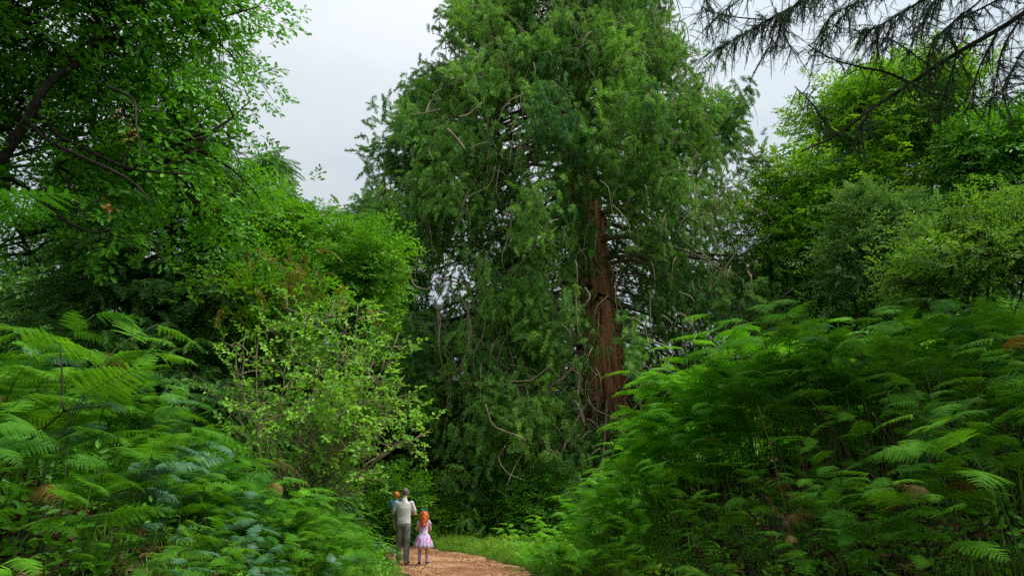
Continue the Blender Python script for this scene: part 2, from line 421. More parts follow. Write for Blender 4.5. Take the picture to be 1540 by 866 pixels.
# path sheet with a ragged edge
def path_material():
    m, nt = new_mat('path_gravel'); N = nt.nodes.new; l = nt.links.new
    out = N('ShaderNodeOutputMaterial'); pb = N('ShaderNodeBsdfPrincipled'); tc = N('ShaderNodeTexCoord')
    n1 = N('ShaderNodeTexNoise'); n1.inputs['Scale'].default_value = .7; n1.inputs['Detail'].default_value = 5
    n2 = N('ShaderNodeTexNoise'); n2.inputs['Scale'].default_value = 22; n2.inputs['Detail'].default_value = 6; n2.inputs['Roughness'].default_value = .7
    v = N('ShaderNodeTexVoronoi'); v.inputs['Scale'].default_value = 28
    for n in (n1, n2, v): l(tc.outputs['Object'], n.inputs['Vector'])
    r = N('ShaderNodeValToRGB'); e = r.color_ramp.elements; e[0].position = .38; e[0].color = (.24, .100, .055, 1); e[1].position = .64; e[1].color = (.50, .30, .16, 1)
    l(n1.outputs['Fac'], r.inputs[0])
    mr = N('ShaderNodeMapRange'); mr.inputs[1].default_value = .3; mr.inputs[2].default_value = .7; mr.inputs[3].default_value = .62; mr.inputs[4].default_value = 1.3
    hsv = N('ShaderNodeHueSaturation'); l(n2.outputs['Fac'], mr.inputs[0]); l(mr.outputs[0], hsv.inputs['Value']); l(r.outputs[0], hsv.inputs['Color']); l(hsv.outputs[0], pb.inputs['Base Color'])
    b = N('ShaderNodeBump'); b.inputs['Distance'].default_value = .02; b.inputs['Strength'].default_value = .8
    l(v.outputs['Distance'], b.inputs['Height']); l(b.outputs[0], pb.inputs['Normal'])
    pb.inputs['Roughness'].default_value = .95; pb.inputs['Specular IOR Level'].default_value = .1
    l(pb.outputs[0], out.inputs[0]); return m
M['path'] = path_material()
M['litter'] = leaf_mat('dead_leaf', (.07, .04, .018), (.22, .13, .05), .1)
cl = np.stack([_px, _py], 1)[40:]
tn = nrm(np.gradient(cl, axis=0)); nv = np.stack([tn[:, 1], -tn[:, 0]], 1)
wob = lambda ph: .13 * np.sin(cl[:, 1] * 1.9 + ph) + .07 * np.sin(cl[:, 1] * 5.1 + ph * 2) + .04 * np.sin(cl[:, 1] * 13 + ph)
cols_ = [-(1.38 + wob(0)), -.7 + 0 * wob(0), 0 * wob(0), .7 + 0 * wob(0), 1.34 + wob(1.7)]
pv = []
for k in range(len(cl)):
    for c_i, c in enumerate(cols_):
        q = cl[k] + nv[k] * c[k]
        pv.append((q[0], q[1], .012 + (.018 if c_i == 2 else 0)))
pf = [(k * 5 + i, k * 5 + i + 1, (k + 1) * 5 + i + 1, (k + 1) * 5 + i) for k in range(len(cl) - 1) for i in range(4)]
tag(mesh_obj('path', pv, pf, M['path']), kind='structure')

# ------------------------------------------------------------------ trees
def broadleaf(name, label, base, top, blobs, nclump, nspr, src, seed, bark, rtrunk, group=None, limbs=None,
              size=1.0, clump_r=.6, nlimb=9, limb_r=.10, bias=.5, tintr=(0, .75), droop=0.0, cat='tree', flatz=.55, shade=None, name_radii=None):
    R = np.random.default_rng(seed)
    base = np.asarray(base, float); top = np.asarray(top, float)
    root = empty(name, base); tag(root, label, cat, group)
    g = Geo(); mid = (base + top) / 2 + R.normal(0, .25, 3) * [1, 1, 0]
    tp = resample([base - [0, 0, .3], base * .75 + top * .25 + R.normal(0, .1, 3), mid, top], 12)
    g.tube(tp, np.linspace(rtrunk * 1.25, rtrunk * .35, 12), 10, flute=.03)
    g.obj('trunk', bark, root)
    vol = np.array([b[1][0] * b[1][1] * b[1][2] for b in blobs]); vol = vol / vol.sum()
    skel = [tp[4:]]
    if limbs is None:
        limbs = []
        for i in range(nlimb):
            bl = blobs[i % len(blobs)]
            tgt = np.array(bl[0]) + nrm(R.normal(0, 1, 3)) * np.array(bl[1]) * .6
            st = tp[min(11, max(4, int(R.uniform(4, 11))))]
            limbs.append(resample([st, st * .6 + tgt * .4 + [0, 0, R.uniform(-.2, .5)], st * .25 + tgt * .75 + R.normal(0, .25, 3), tgt], 10))
    for lb in limbs:
        lb = np.asarray(lb, float)
        lr = limb_r * (1 if not name_radii else name_radii[len(skel) - 1])
        gg = Geo(); gg.tube(lb, np.linspace(lr, lr * .25, len(lb)), 7)
        gg.obj('limb', bark, root); skel.append(lb)
    sk = np.vstack(skel)
    tw = Geo(); pts, dirs, ups, tin, sc_ = [], [], [], [], []
    for i in range(nclump):
        bi = R.choice(len(blobs), p=vol); c0, rr = np.array(blobs[bi][0], float), np.array(blobs[bi][1], float)
        q = nrm(R.normal(0, 1, 3)) * R.uniform(0, 1) ** bias
        c = c0 + q * rr
        if shade is not None and not shade(c, R): continue
        j = np.argmin(np.linalg.norm(sk - c, axis=1) + (sk[:, 2] > c[2] + .5) * 1.0)
        st = sk[j]; md = (st + c) / 2 + R.normal(0, .18, 3) + [0, 0, .15]
        tw.tube(curve(st, md, c, 5), np.linspace(.035, .010, 5) * min(1.4, .5 + .3 * np.linalg.norm(c - st)), 4, False)
        for _ in range(2):
            c2 = c + R.normal(0, clump_r * .9, 3) * [1, 1, .6]
            tw.tube(curve(md, (md + c2) / 2 + R.normal(0, .1, 3), c2, 4), np.linspace(.014, .005, 4), 3, False)
        n = int(nspr * R.uniform(.6, 1.4)); o = R.normal(0, 1, (n, 3)) * clump_r * [.75, .75, flatz * .75]
        pts.append(c + o)
        dd = nrm(o) + nrm(q * rr / rr.max()) * .7 + R.normal(0, .35, (n, 3)) + [0, 0, -droop]
        dirs.append(dd); ups.append(np.array([0, 0, 1.0]) + R.normal(0, .4, (n, 3)) + nrm(q) * .35)
        ct = R.uniform(*tintr); tin.append(ct + R.normal(0, .10, n)); sc_.append(size * R.uniform(.7, 1.25, n))
    t_ = tw.obj('twigs', bark, root); tag(t_, kind='stuff')
    scatter('crown', np.vstack(pts), np.vstack(dirs), np.vstack(ups), np.concatenate(sc_), np.concatenate(tin), src, root, R)
    return root

# --- giant redwood
RB = np.array([4.35, 32.0, gh(4.35, 32)])
def redwood():
    R = np.random.default_rng(3)
    root = empty('giant_redwood_tree', RB)
    tag(root, 'towering redwood with drooping feathery branches and reddish bark beside the bend of the path', 'tree')
    TZ = np.array([-.5, 0, 1.5, 4, 8, 12, 18, 26, 34, 41.0])
    TX = np.array([4.72, 4.7, 4.62, 4.5, 4.2, 3.9, 3.45, 3.05, 2.9, 2.8]); TR = np.array([2.4, 2.1, 1.6, 1.28, 1.10, .95, .74, .5, .25, .05])
    g = Geo(); zz = np.linspace(-.5, 41, 46)
    tp = np.stack([np.interp(zz, TZ, TX), np.full(46, 32.0), zz], 1)
    sides = 48; a = np.arange(sides) * 2 * math.pi / sides
    vs = []
    for i, z in enumerate(zz):
        r = np.interp(z, TZ, TR)
        k = 1 + .055 * np.cos(a * 9 + .12 * z) + .035 * np.cos(a * 17 + 1.3 + .2 * z) + .03 * np.cos(a * 5 + 2) * (1 + 1.5 * max(0, 2 - z) / 2) + R.normal(0, .015, sides)
        for j in range(sides): vs.append((tp[i][0] + r * k[j] * math.cos(a[j]), 32 + r * k[j] * math.sin(a[j]), z))
    fs = [(i * sides + j, i * sides + (j + 1) % sides, (i + 1) * sides + (j + 1) % sides, (i + 1) * sides + j) for i in range(45) for j in range(sides)]
    mesh_obj('trunk', vs, fs, M['bark_red'], root)
    EZ = [0, 2, 6, 9, 12, 18, 22, 25.6, 28, 34, 40]
    EL = [7.4, 9.2, 9.9, 10.2, 10.5, 10.0, 8.4, 6.6, 5.4, 3.0, .8]
    ERr = [4.8, 5.6, 7.2, 9.2, 9.6, 8.5, 6.9, 5.9, 5.1, 3.0, .8]
    pts, dirs, ups, tin, sc_ = [], [], [], [], []
    br = Geo(); nlimb = 0
    N = 450
    for i in range(N):
        z1 = 1.6 + 38.5 * ((i + R.uniform(-12, 12)) % N / N)    # where the foliage sits
        az = R.uniform(0, 2 * math.pi)
        ca, sa = math.cos(az), math.sin(az)
        env = np.interp(z1, EZ, EL) * (1 - ca) / 2 + np.interp(z1, EZ, ERr) * (1 + ca) / 2
        rr = env * R.uniform(.76, 1.04)
        if sa < -.9 and 4.0 < z1 < 12.0 and ca > .02 and R.uniform() < .8: continue            # the bare face of the trunk towards the path
        if sa > .25 and R.uniform() < .45: continue
        zs = z1 + R.uniform(.8, 2.6) + rr * .12
        zs = min(zs, 40)
        if 4.5 < zs < 14.5 and sa < -.6 and ca > -.15 and R.uniform() < .6: continue
        c = np.array([np.interp(zs, TZ, TX), 32.0, zs]); h = np.array([ca, sa, 0])
        dip = R.uniform(.5, 1.8)
        p = [c, c + h * rr * .28 + [0, 0, -.2], c + h * rr * .6 + [0, 0, -dip - .9], c + h * rr * .85 + [0, 0, z1 - zs - .5 * R.uniform(.2, 1)], np.array([c[0], 32, z1]) + h * rr]
        p[2][:2] += R.normal(0, .5, 2); p[3][:2] += R.normal(0, .6, 2)
        cv = resample(p, 14)
        rad = np.linspace(.10, .020, 14) * (.6 + .05 * rr)
        if sa < .1 and z1 < 30 and nlimb < 70:
            gg = Geo(); gg.tube(cv, rad, 6); gg.obj('limb', M['bark_moss'] if R.uniform() < .4 else M['branch_red'], root); nlimb += 1
        else: br.tube(cv, rad, 5, False)
        nclump = int(6 + rr * 1.25)
        ct0 = R.uniform(.0, .45)
        for k in range(nclump):
            t = R.uniform(.30, 1.0) ** .75
            q = cv[int(t * 13)] + R.normal(0, .55, 3) * [1, 1, .5]
            q[2] -= R.uniform(0, .5)
            tx = (q[0] / q[1] * 32)
            if q[1] < 31.6 and 3.75 < tx < 5.8 - .05 * q[2] and 3.4 < q[2] < 14.5 and R.uniform() < .9: continue
            # each clump is a hanging tassel of sprays
            hang = R.uniform(.7, 2.3) if z1 < 17 else R.uniform(.4, 1.1)
            n = int(R.uniform(9, 17))
            tt = R.uniform(0, 1, n)
            o = R.normal(0, .30, (n, 3)) + np.outer(tt, [0, 0, -hang]) + np.outer(tt, h) * .25
            pts.append(q + o)
            up_tip = R.uniform() < .5
            dd = R.normal(0, .45, (n, 3)) + h * (.7 if up_tip else .35) + [0, 0, (.35 if up_tip else -1.0)]
            dirs.append(dd); ups.append(R.normal(0, .5, (n, 3)) + [0, 0, 1] + h * .3)
            tin.append(ct0 + R.uniform(-.1, .5) + R.normal(0, .08, n)); sc_.append(R.uniform(.6, 1.15, n))
            if R.uniform() < .35:
                br.tube(curve(cv[int(t * 13)], q + [0, 0, .2], q + [R.normal(0, .2), R.normal(0, .2), -hang * 1.1], 5), np.linspace(.03, .008, 5), 3, False)
    for i in range(330):      # inner foliage hanging around and behind the trunk
        z = R.uniform(3, 18); back = R.uniform() < .62
        q = np.array([np.interp(z, TZ, TX) + (R.uniform(-5, 5.5) if back else R.choice([R.uniform(1.5, 4.5), R.uniform(-4.5, -1.3)])), R.uniform(33.3, 38) if back else R.uniform(29, 33), z])
        n = int(R.uniform(9, 17)); tt = R.uniform(0, 1, n)
        pts.append(q + R.normal(0, .38, (n, 3)) + np.outer(tt, [0, 0, -1.6])); dirs.append(R.normal(0, .5, (n, 3)) + [0, 0, -.8]); ups.append(R.normal(0, .5, (n, 3)) + [0, 0, 1])
        tin.append(R.uniform(0, .6) + R.normal(0, .1, n)); sc_.append(R.uniform(.6, 1.15, n))
        br.tube(curve([np.interp(z + 1.2, TZ, TX), 32, z + 1.2], (q + [np.interp(z, TZ, TX), 32, z + 1.5]) / 2, q, 6), np.linspace(.05, .012, 6), 4, False)
    PP = np.vstack(pts); DD = np.vstack(dirs); UU = np.vstack(ups); SS_ = np.concatenate(sc_); TT = np.concatenate(tin)
    tx = PP[:, 0] / PP[:, 1] * 32; tz = PP[:, 2]
    cxs = np.interp(tz, TZ, TX); inwin = (PP[:, 1] < 32.2) & (tz > 6.0) & (tz < 15) & (tx > cxs - .75) & (tx < cxs + 1.0)
    tuft = ((np.sin(tz * 2.1 + tx * 1.7) > .45) & (tx < cxs + .5)) | (np.sin(tz * .9 + 1.2) > .93)
    gap = ((np.sin(PP[:, 0] * 1.3 + 2) * np.sin(tz * 1.1 + PP[:, 0] * .3) * np.sin(PP[:, 1] * .5) > .36) & (tz > 6)) | ((np.sin(PP[:, 0] * 2.6) * np.sin(tz * 1.9 + 1) > .68) & (PP[:, 0] > 6.2) & (tz < 17) & (tz > 5))
    gap = gap & (tz < 23)
    keep = ~((inwin & ~tuft & (R.uniform(0, 1, len(PP)) < .86)) | (gap & (R.uniform(0, 1, len(PP)) < .7)))
    for i in range(84):      # sprays hanging over the foot of the trunk, and a few boughs across its face
        foot = i < 70
        z = R.uniform(1.8, 5.4) if foot else R.choice([7.6, 9.7, 12.6, 14.0]) + R.normal(0, .2)
        tc = np.interp(z, TZ, TX); q = np.array([tc + (R.uniform(-2.6, 3.0) if foot else R.normal(-.55, .35)), R.uniform(28.8, 30.4), z]); n = 13; tt = R.uniform(0, 1, n)
        PP = np.vstack([PP, q + R.normal(0, .30, (n, 3)) + np.outer(tt, [0, 0, -1.2])]); DD = np.vstack([DD, R.normal(0, .5, (n, 3)) + [0, -.2, -.8]]); UU = np.vstack([UU, R.normal(0, .5, (n, 3)) + [0, -.4, 1]])
        SS_ = np.concatenate([SS_, R.uniform(.55, 1.1, n)]); TT = np.concatenate([TT, R.uniform(.1, .7) + R.normal(0, .1, n)]); keep = np.concatenate([keep, np.ones(n, bool)])
        br.tube(curve([tc, 31.2, z + .8], [q[0], 30.6, z + 1.0], q, 6), np.linspace(.04, .012, 6), 4, False)
    scatter('crown', PP[keep], DD[keep], UU[keep], SS_[keep], TT[keep], S['redwood'], root, R)
    tag(br.obj('branches', M['branch_red'], root), kind='stuff')
    print('redwood sprays', sum(map(len, pts)))
    # the bare curved branches seen against the foliage (photo pixels -> places in the tree)
    bare = [
        ([(860, 462), (815, 465), (765, 462), (722, 446)], 28.5, .16, 'bark_moss'), ([(730, 452), (728, 500), (712, 535), (720, 585), (732, 640)], 27.5, .055, 0),
        ([(757, 462), (752, 500), (738, 530), (745, 560)], 27.5, .05, 0), ([(786, 470), (765, 500), (750, 535), (748, 560)], 27.6, .06, 0),
        ([(690, 438), (706, 480), (704, 520), (690, 560), (680, 575)], 27, .045, 0), ([(612, 400), (622, 428), (640, 435), (648, 431)], 26, .07, 0),
        ([(655, 418), (690, 425), (715, 438)], 27, .06, 0), ([(652, 455), (662, 480), (660, 520), (672, 580)], 26.5, .045, 0),
        ([(700, 455), (710, 500), (697, 540), (668, 585)], 27.5, .04, 0), ([(830, 548), (800, 570), (770, 573), (755, 570)], 26, .045, 0),
        ([(730, 608), (742, 640), (778, 655), (792, 668), (775, 700), (762, 730)], 25.5, .05, 0), ([(760, 670), (750, 690), (765, 712), (790, 722)], 25.5, .035, 0),
        ([(745, 250), (735, 280), (700, 300), (690, 345)], 26.5, .045, 0), ([(770, 300), (768, 345), (755, 385), (760, 410)], 26.5, .06, 0),
        ([(835, 352), (815, 368), (795, 370)], 27.5, .07, 0), ([(965, 230), (990, 250), (1040, 250), (1060, 275)], 26.5, .06, 0),
        ([(975, 150), (985, 180), (1010, 195), (1020, 205)], 26.5, .055, 0), ([(990, 90), (985, 120), (970, 150), (972, 170)], 27, .07, 'bark_moss'),
        ([(905, 40), (885, 95), (905, 130)], 27, .05, 0), ([(860, 20), (870, 60), (900, 45)], 27, .04, 0), ([(725, 155), (705, 172), (688, 175)], 25.5, .08, 0),
        ([(660, 165), (640, 170), (615, 172)], 25, .05, 0), ([(672, 195), (690, 212), (700, 225)], 25.5, .1, 0), ([(655, 200), (645, 225), (652, 240)], 25.5, .04, 0),
        ([(640, 170), (650, 150), (668, 150)], 25.3, .05, 0), ([(775, 180), (770, 215), (765, 250)], 26, .04, 0), ([(1030, 235), (1042, 265), (1045, 300)], 26.5, .05, 0),
        ([(868, 600), (872, 560), (880, 520), (872, 500)], 28, .08, 0), ([(880, 640), (868, 610), (850, 575)], 28, .05, 0), ([(1050, 700), (1000, 690), (960, 640)], 24, .03, 0),
        ([(870, 390), (890, 360), (905, 340)], 29, .05, 0),
    ]
    for pl, D, r, mt in bare:
        pp = np.array([P(x, y, D - (2.6 if D < 28.4 else .5) + .25 * math.sin(i * 2.1)) for i, (x, y) in enumerate(pl)])
        cv = resample(pp, 14); gg = Geo(); gg.tube(cv, np.linspace(r, r * .25, 14) * .68, 6)
        gg.obj('branch', M[mt] if mt else M['branch_red'], root)
    for i in range(48):     # more hanging bare shoots scattered on the near side
        z = R.uniform(5, 24); az = R.uniform(math.pi * 1.08, math.pi * 1.92)
        env = (np.interp(z, EZ, EL) * (1 - math.cos(az)) / 2 + np.interp(z, EZ, ERr) * (1 + math.cos(az)) / 2) * R.uniform(.70, .93)
        q = np.array([3.6 + env * math.cos(az), 32 + env * math.sin(az), z])
        pp = [q, q + [R.normal(0, .4), R.normal(0, .3), -.5], q + [R.normal(0, .5), R.normal(0, .3), -1.3], q + [R.normal(0, .6), R.normal(0, .3), -R.uniform(1.6, 2.6)]]
        gg = Geo(); gg.tube(resample(pp, 10), np.linspace(R.uniform(.02, .045), .01, 10), 5); gg.obj('branch', M['branch_red'], root)
    hg = Geo()     # many thin bare twigs hanging through the outer foliage
    for i in range(950):
        z = R.uniform(3, 28); az = R.uniform(math.pi * .95, math.pi * 2.05)
        env = (np.interp(z, EZ, EL) * (1 - math.cos(az)) / 2 + np.interp(z, EZ, ERr) * (1 + math.cos(az)) / 2) * R.uniform(.72, 1.0)
        q = np.array([3.6 + env * math.cos(az), 32 + env * math.sin(az), z]); ln = R.uniform(.5, 1.7); sw = R.normal(0, .28, 2)
        hg.tube(resample([q, q + [sw[0], sw[1], -ln * .3], q + [sw[0] * 1.3, sw[1], -ln * .7], q + [sw[0] * .7 + R.normal(0, .15), sw[1], -ln]], 7), np.linspace(R.uniform(.014, .030), .006, 7), 4, False)
    tag(hg.obj('hanging_twigs', M['twig_pale'], root), kind='stuff')
redwood()

# --- conifers
def conifer(name, label, base, H, R0, nb, src, seed, bark=M['bark_dark'], rt=.3, size=1.0, per=26, zlo=1.0, group=None, tintr=(0, .7), extra=None, skip=None):
    R = np.random.default_rng(seed); base = np.asarray(base, float)
    root = empty(name, base); tag(root, label, 'tree', group)
    g = Geo(); tp = np.linspace(base - [0, 0, .3], base + [0, 0, H], 14) + R.normal(0, .03, (14, 3)); g.tube(tp, np.linspace(rt, .03, 14), 10, flute=.04); g.obj('trunk', bark, root)
    pts, dirs, ups, tin, sc_ = [], [], [], [], []; br = Geo()
    for i in range(nb):
        z = zlo + (H - zlo) * ((i + R.uniform()) / nb) ** 1.15; az = R.uniform(0, 2 * math.pi); h = np.array([math.cos(az), math.sin(az), 0])
        rr = R0 * (1 - (z / H)) ** .8 * R.uniform(.7, 1.1) + .25
        if skip is not None and skip(base + h * rr + [0, 0, z]): continue
        st = base + [0, 0, z]; en = st + h * rr + [0, 0, -rr * R.uniform(.05, .32)]
        cv = curve(st, st + h * rr * .5 + [0, 0, rr * .06], en, 9); br.tube(cv, np.linspace(.05, .01, 9), 4, False)
        n = int(per * rr / 2.5) + 6; t = R.uniform(.12, 1, n); side = np.array([-h[1], h[0], 0])
        w = R.normal(0, 1, n) * .28 * rr * (1.1 - t) + R.normal(0, .12, n)
        q = cv[(t * 8).astype(int)] + np.outer(w, side) + R.normal(0, .08, (n, 3)); q[:, 2] -= np.abs(w) * .25
        pts.append(q); dirs.append(h * .9 + np.outer(np.sign(w) * .8, side) + R.normal(0, .25, (n, 3)) + [0, 0, -.28])
        ups.append(R.normal(0, .3, (n, 3)) + [0, 0, 1]); tin.append(R.uniform(*tintr) + R.normal(0, .1, n)); sc_.append(size * R.uniform(.7, 1.2, n))
    tag(br.obj('branches', bark, root), kind='stuff')
    scatter('crown', np.vstack(pts), np.vstack(dirs), np.vstack(ups), np.concatenate(sc_), np.concatenate(tin), src, root, R)
    if extra:
        n = extra[1]; q = np.array(extra[0]) + R.normal(0, 1, (n, 3)) * extra[2]
        o = scatter('golden_foliage', q, R.normal(0, .6, (n, 3)) + [.4, -.4, -.5], R.normal(0, .4, (n, 3)) + [0, 0, 1], R.uniform(.6, 1.1, n), R.uniform(0, 1, n), S['gold'], root, R)
    return root

def onground(x, y): return np.array([x, y, gh(x, y)])
b = P(205, 700, 15.5)
conifer('hemlock_tree', 'dark shaded hemlock with straight trunk behind the bracken left of the path', onground(b[0], 15.5), 10.5, 5.4, 150, S['hemlock'], 31, rt=.26, per=30, zlo=.6,
        extra=(P(405, 425, 14.2), 60, np.array([.6, .4, .35])))
b = P(345, 700, 20.5)
conifer('hemlock_tree', 'feathery conifer whose tips stand against the sky just right of the oak', onground(b[0], 20.5), 12.4, 4.6, 150, S['hemlock'], 32, rt=.22, per=26, size=1.05, tintr=(.3, 1))
b = P(60, 700, 20)
conifer('hemlock_tree', 'darkest conifer at the left edge deep behind the oak branches', onground(b[0], 20), 12.5, 5.0, 110, S['hemlock'], 33, rt=.22, per=26, size=1.1)

# --- oak overhanging from the left
oak_base = onground(-9.2, 9.5)
T0 = P(-60, 300, 10)
limbs_px = [([(-70, 330), (0, 240), (38, 185), (70, 128), (112, 98), (150, 60), (200, 20)], 9.5),
            ([(-70, 180), (0, 195), (48, 172), (90, 205), (130, 225), (200, 255), (290, 262)], 9.8),
            ([(38, 180), (70, 210), (120, 235), (165, 255), (200, 275), (235, 310)], 9.3),
            ([(-70, 270), (0, 265), (50, 290), (95, 330), (140, 350), (165, 345)], 10.2),
            ([(112, 98), (95, 75), (60, 50), (50, 10), (45, -60)], 9.6),
            ([(160, 130), (200, 150), (205, 190), (215, 225), (240, 240)], 9.0),
            ([(95, 205), (85, 250), (110, 290), (130, 340)], 10.0),
            ([(150, 60), (240, 55), (320, 30), (390, 10)], 10.5), ([(200, 255), (270, 215), (330, 190), (380, 150)], 10.8),
            ([(200, 20), (260, -60), (340, -140)], 10), ([(-70, 330), (-150, 100), (-200, -100)], 9), ([(0, 240), (20, 330), (60, 400)], 11.5)]
oak_limbs = [resample([P(x, y, D + .15 * math.sin(i * 1.7)) for i, (x, y) in enumerate(pl)], 16) for pl, D in limbs_px]
def blob(px, py, D, rx, ry, rz): return (P(px, py, D), (rx, ry, rz))
broadleaf('oak_tree', 'big oak overhanging the bracken from the left edge with dark crooked limbs', oak_base, P(-90, 200, 9.5),
          [blob(60, 60, 10, 2.9, 2.4, 2.4), blob(230, 90, 10.8, 2.0, 2.2, 2.1), blob(150, 260, 11.5, 2.5, 1.6, 1.5), blob(310, 210, 11.5, 1.0, 1.4, 1.5), blob(300, 30, 11, 1.25, 1.8, 1.7),
           blob(-250, 0, 9, 3, 3, 3), blob(100, -260, 9, 3.5, 3, 2.2), blob(330, 330, 14, 1.3, 1.5, 1.2), blob(-120, 300, 10, 2, 2, 1.6), blob(385, 20, 11, .35, .8, .7), blob(400, 130, 11, .35, .5, .3)],
          520, 19, S['oak'], 41, M['bark_dark'], .42, limbs=oak_limbs, limb_r=.10, clump_r=.42, size=1.0, bias=.42, flatz=.8, name_radii=[1.05, .55, .42, .5, .4, .25, .3, .4, .3, .6, 1.0, .5], shade=lambda c, R: not (c[1] < 10.2 and c[0] > -8.2 and c[2] < 9 and R.uniform() < .75))

# --- trees between the oak and the redwood
b = P(470, 760, 19)
broadleaf('field_maple_tree', 'bright green broadleaf tree filling the gap left of the redwood', onground(b[0], 19), P(470, 420, 19),
          [blob(475, 385, 19, 1.2, 1.3, 1.5), blob(415, 345, 19, 1.3, 1.2, 1.2), blob(525, 395, 19.5, .9, 1.0, 1.2), blob(400, 440, 18.5, 1.6, 1.2, 1.4), blob(545, 480, 19.5, .8, .9, 1.7), blob(345, 400, 18.5, 1.0, 1.1, 1.4), blob(300, 470, 14, .8, .7, .7), blob(430, 470, 15, 1.0, .8, .9), blob(540, 400, 18, 1.1, .9, 1.3)],
          270, 22, S['bright'], 42, M['bark_dark'], .16, clump_r=.42, size=.78, limb_r=.06, tintr=(0, .6))
b = P(570, 760, 30)
broadleaf('lime_tree', 'taller leafy tree touching the left flank of the redwood', onground(b[0], 31), P(575, 420, 31),
          [blob(545, 350, 31, 1.6, 1.5, 1.3), blob(575, 430, 31, 1.7, 1.6, 2.5), blob(600, 560, 31, 1.8, 1.7, 3)],
          120, 24, S['bright'], 43, M['bark_dark'], .22, clump_r=.6, size=1.3, tintr=(0, .6))

# --- trees on the right
b = P(1350, 760, 28)
broadleaf('oak_tree', 'large round-topped oak on the right rising behind the larch branch', onground(b[0], 28), P(1352, 250, 28),
          [blob(1290, 190, 28, 2.6, 2.2, 2.1), blob(1385, 150, 28, 2.6, 2.2, 2.0), blob(1215, 300, 27.5, 1.9, 2.2, 1.9), blob(1330, 300, 28, 3.0, 2.0, 1.6), blob(1180, 340, 27.5, 1.2, 1.6, 1.6), blob(1230, 400, 27.5, 2.6, 2.0, 1.7), blob(1440, 220, 28, 1.6, 1.8, 1.5), blob(1350, 400, 28, 2.4, 1.8, 1.6)],
          430, 22, S['oak_right'], 44, M['bark_dark'], .42, nlimb=16, limb_r=.16, clump_r=.72, size=1.0, bias=.4, flatz=.5)
b = P(1560, 760, 25)
broadleaf('sycamore_tree', 'dark green tree at the right edge behind the lime-coloured birch', onground(b[0], 25), P(1560, 260, 25),
          [blob(1500, 240, 25, 2.2, 2.0, 1.7), blob(1590, 230, 25, 2.6, 2.2, 2.5), blob(1480, 310, 25, 1.7, 1.5, 1.2), blob(1650, 350, 25, 3, 2, 3)],
          260, 22, S['dark'], 45, M['bark_dark'], .35, nlimb=12, limb_r=.13, clump_r=.6, size=1.15, bias=.45)
b = P(1460, 760, 17)
broadleaf('birch_tree', 'yellow-green small-leaved birch above the right-hand bracken', onground(b[0], 17), P(1460, 360, 17),
          [blob(1440, 400, 17, 1.5, 1.5, .8), blob(1530, 370, 17, 1.5, 1.5, 1.2), blob(1375, 425, 17.5, .9, .9, .6), blob(1470, 335, 17.5, 1.3, 1.1, .7), blob(1620, 380, 17, 1.5, 1.4, 1.8), blob(1410, 350, 17.5, .6, .7, .4), blob(1520, 300, 17.5, .6, .7, .35)],
          250, 20, S['lime'], 46, M['bark_dark'], .12, nlimb=16, limb_r=.045, clump_r=.36, size=1.0, bias=.6, tintr=(0, .5))
b = P(1315, 760, 22)
broadleaf('willow_tree', 'grey-green willow squeezed between the round oak and the birch', onground(b[0], 22), P(1315, 380, 22),
          [blob(1325, 345, 22, 1.1, 1.0, 1.5), blob(1290, 400, 22, 1.1, 1.0, 1.3), blob(1345, 420, 22, 1.0, 1.0, 1.2)],
          100, 24, S['grey'], 47, M['bark_dark'], .12, nlimb=8, limb_r=.05, clump_r=.4, size=1.1)
for i, (px, py, D, rx, rz, sd, lab) in enumerate([
        (1180, 470, 36, 3.2, 2.6, 48, 'slim-trunked tree in the shade under the round oak on the right'),
        (1270, 490, 32, 2.6, 2.2, 49, 'low leafy tree behind the crest of the right-hand bracken'),
        (1420, 470, 24, 2.4, 1.6, 50, 'dark leafy tree just below the lime-coloured birch')]):
    b = P(px, 760, D)
    broadleaf('ash_tree', lab, onground(b[0], D), P(px, py, D), [blob(px, py, D, rx, 2, rz), blob(px + 30, py + 70, D, rx, 2, rz)], 110, 20, S['dark'] if i != 1 else S['bright'], sd, M['bark_dark'], .15, nlimb=7, limb_r=.06, clump_r=.6, size=1.15)

# --- low trees and shrubs that close the wood behind the path
k = 0
FAR = [(560, 640, 34, 3.4, 3.0), (640, 690, 38, 3.2, 2.8), (720, 650, 42, 4.2, 3.6), (800, 690, 40, 3.6, 2.8), (880, 700, 44, 4.0, 2.8), (980, 680, 40, 3.8, 3.2), (1060, 640, 38, 3.8, 3.4), (1130, 600, 40, 4, 3.6),
       (500, 600, 33, 3.5, 3.6), (1220, 600, 38, 4, 3.6), (430, 600, 30, 3.2, 3.4), (330, 600, 28, 3.2, 3.4), (220, 620, 26, 3.4, 3.4), (100, 600, 25, 3.6, 3.6), (0, 600, 25, 3.6, 3.8), (1350, 620, 34, 4, 4), (1480, 600, 30, 4, 4)]
WORDS = ['left of the group on the path', 'directly behind the group on the path', 'under the left skirts of the redwood', 'left of the redwood trunk', 'hidden behind the foot of the redwood trunk',
         'right of the redwood foot', 'behind the bright crest of the right bracken', 'right of the redwood where sky shows', 'behind the hazel', 'behind the middle of the right bracken', 'behind the left half of the hazel',
         'behind the right flank of the hemlocks', 'behind the hemlock trunk', 'left of the hemlock trunk', 'in the dark left edge under the oak', 'behind the grey-green willow', 'behind the birch at the right edge']
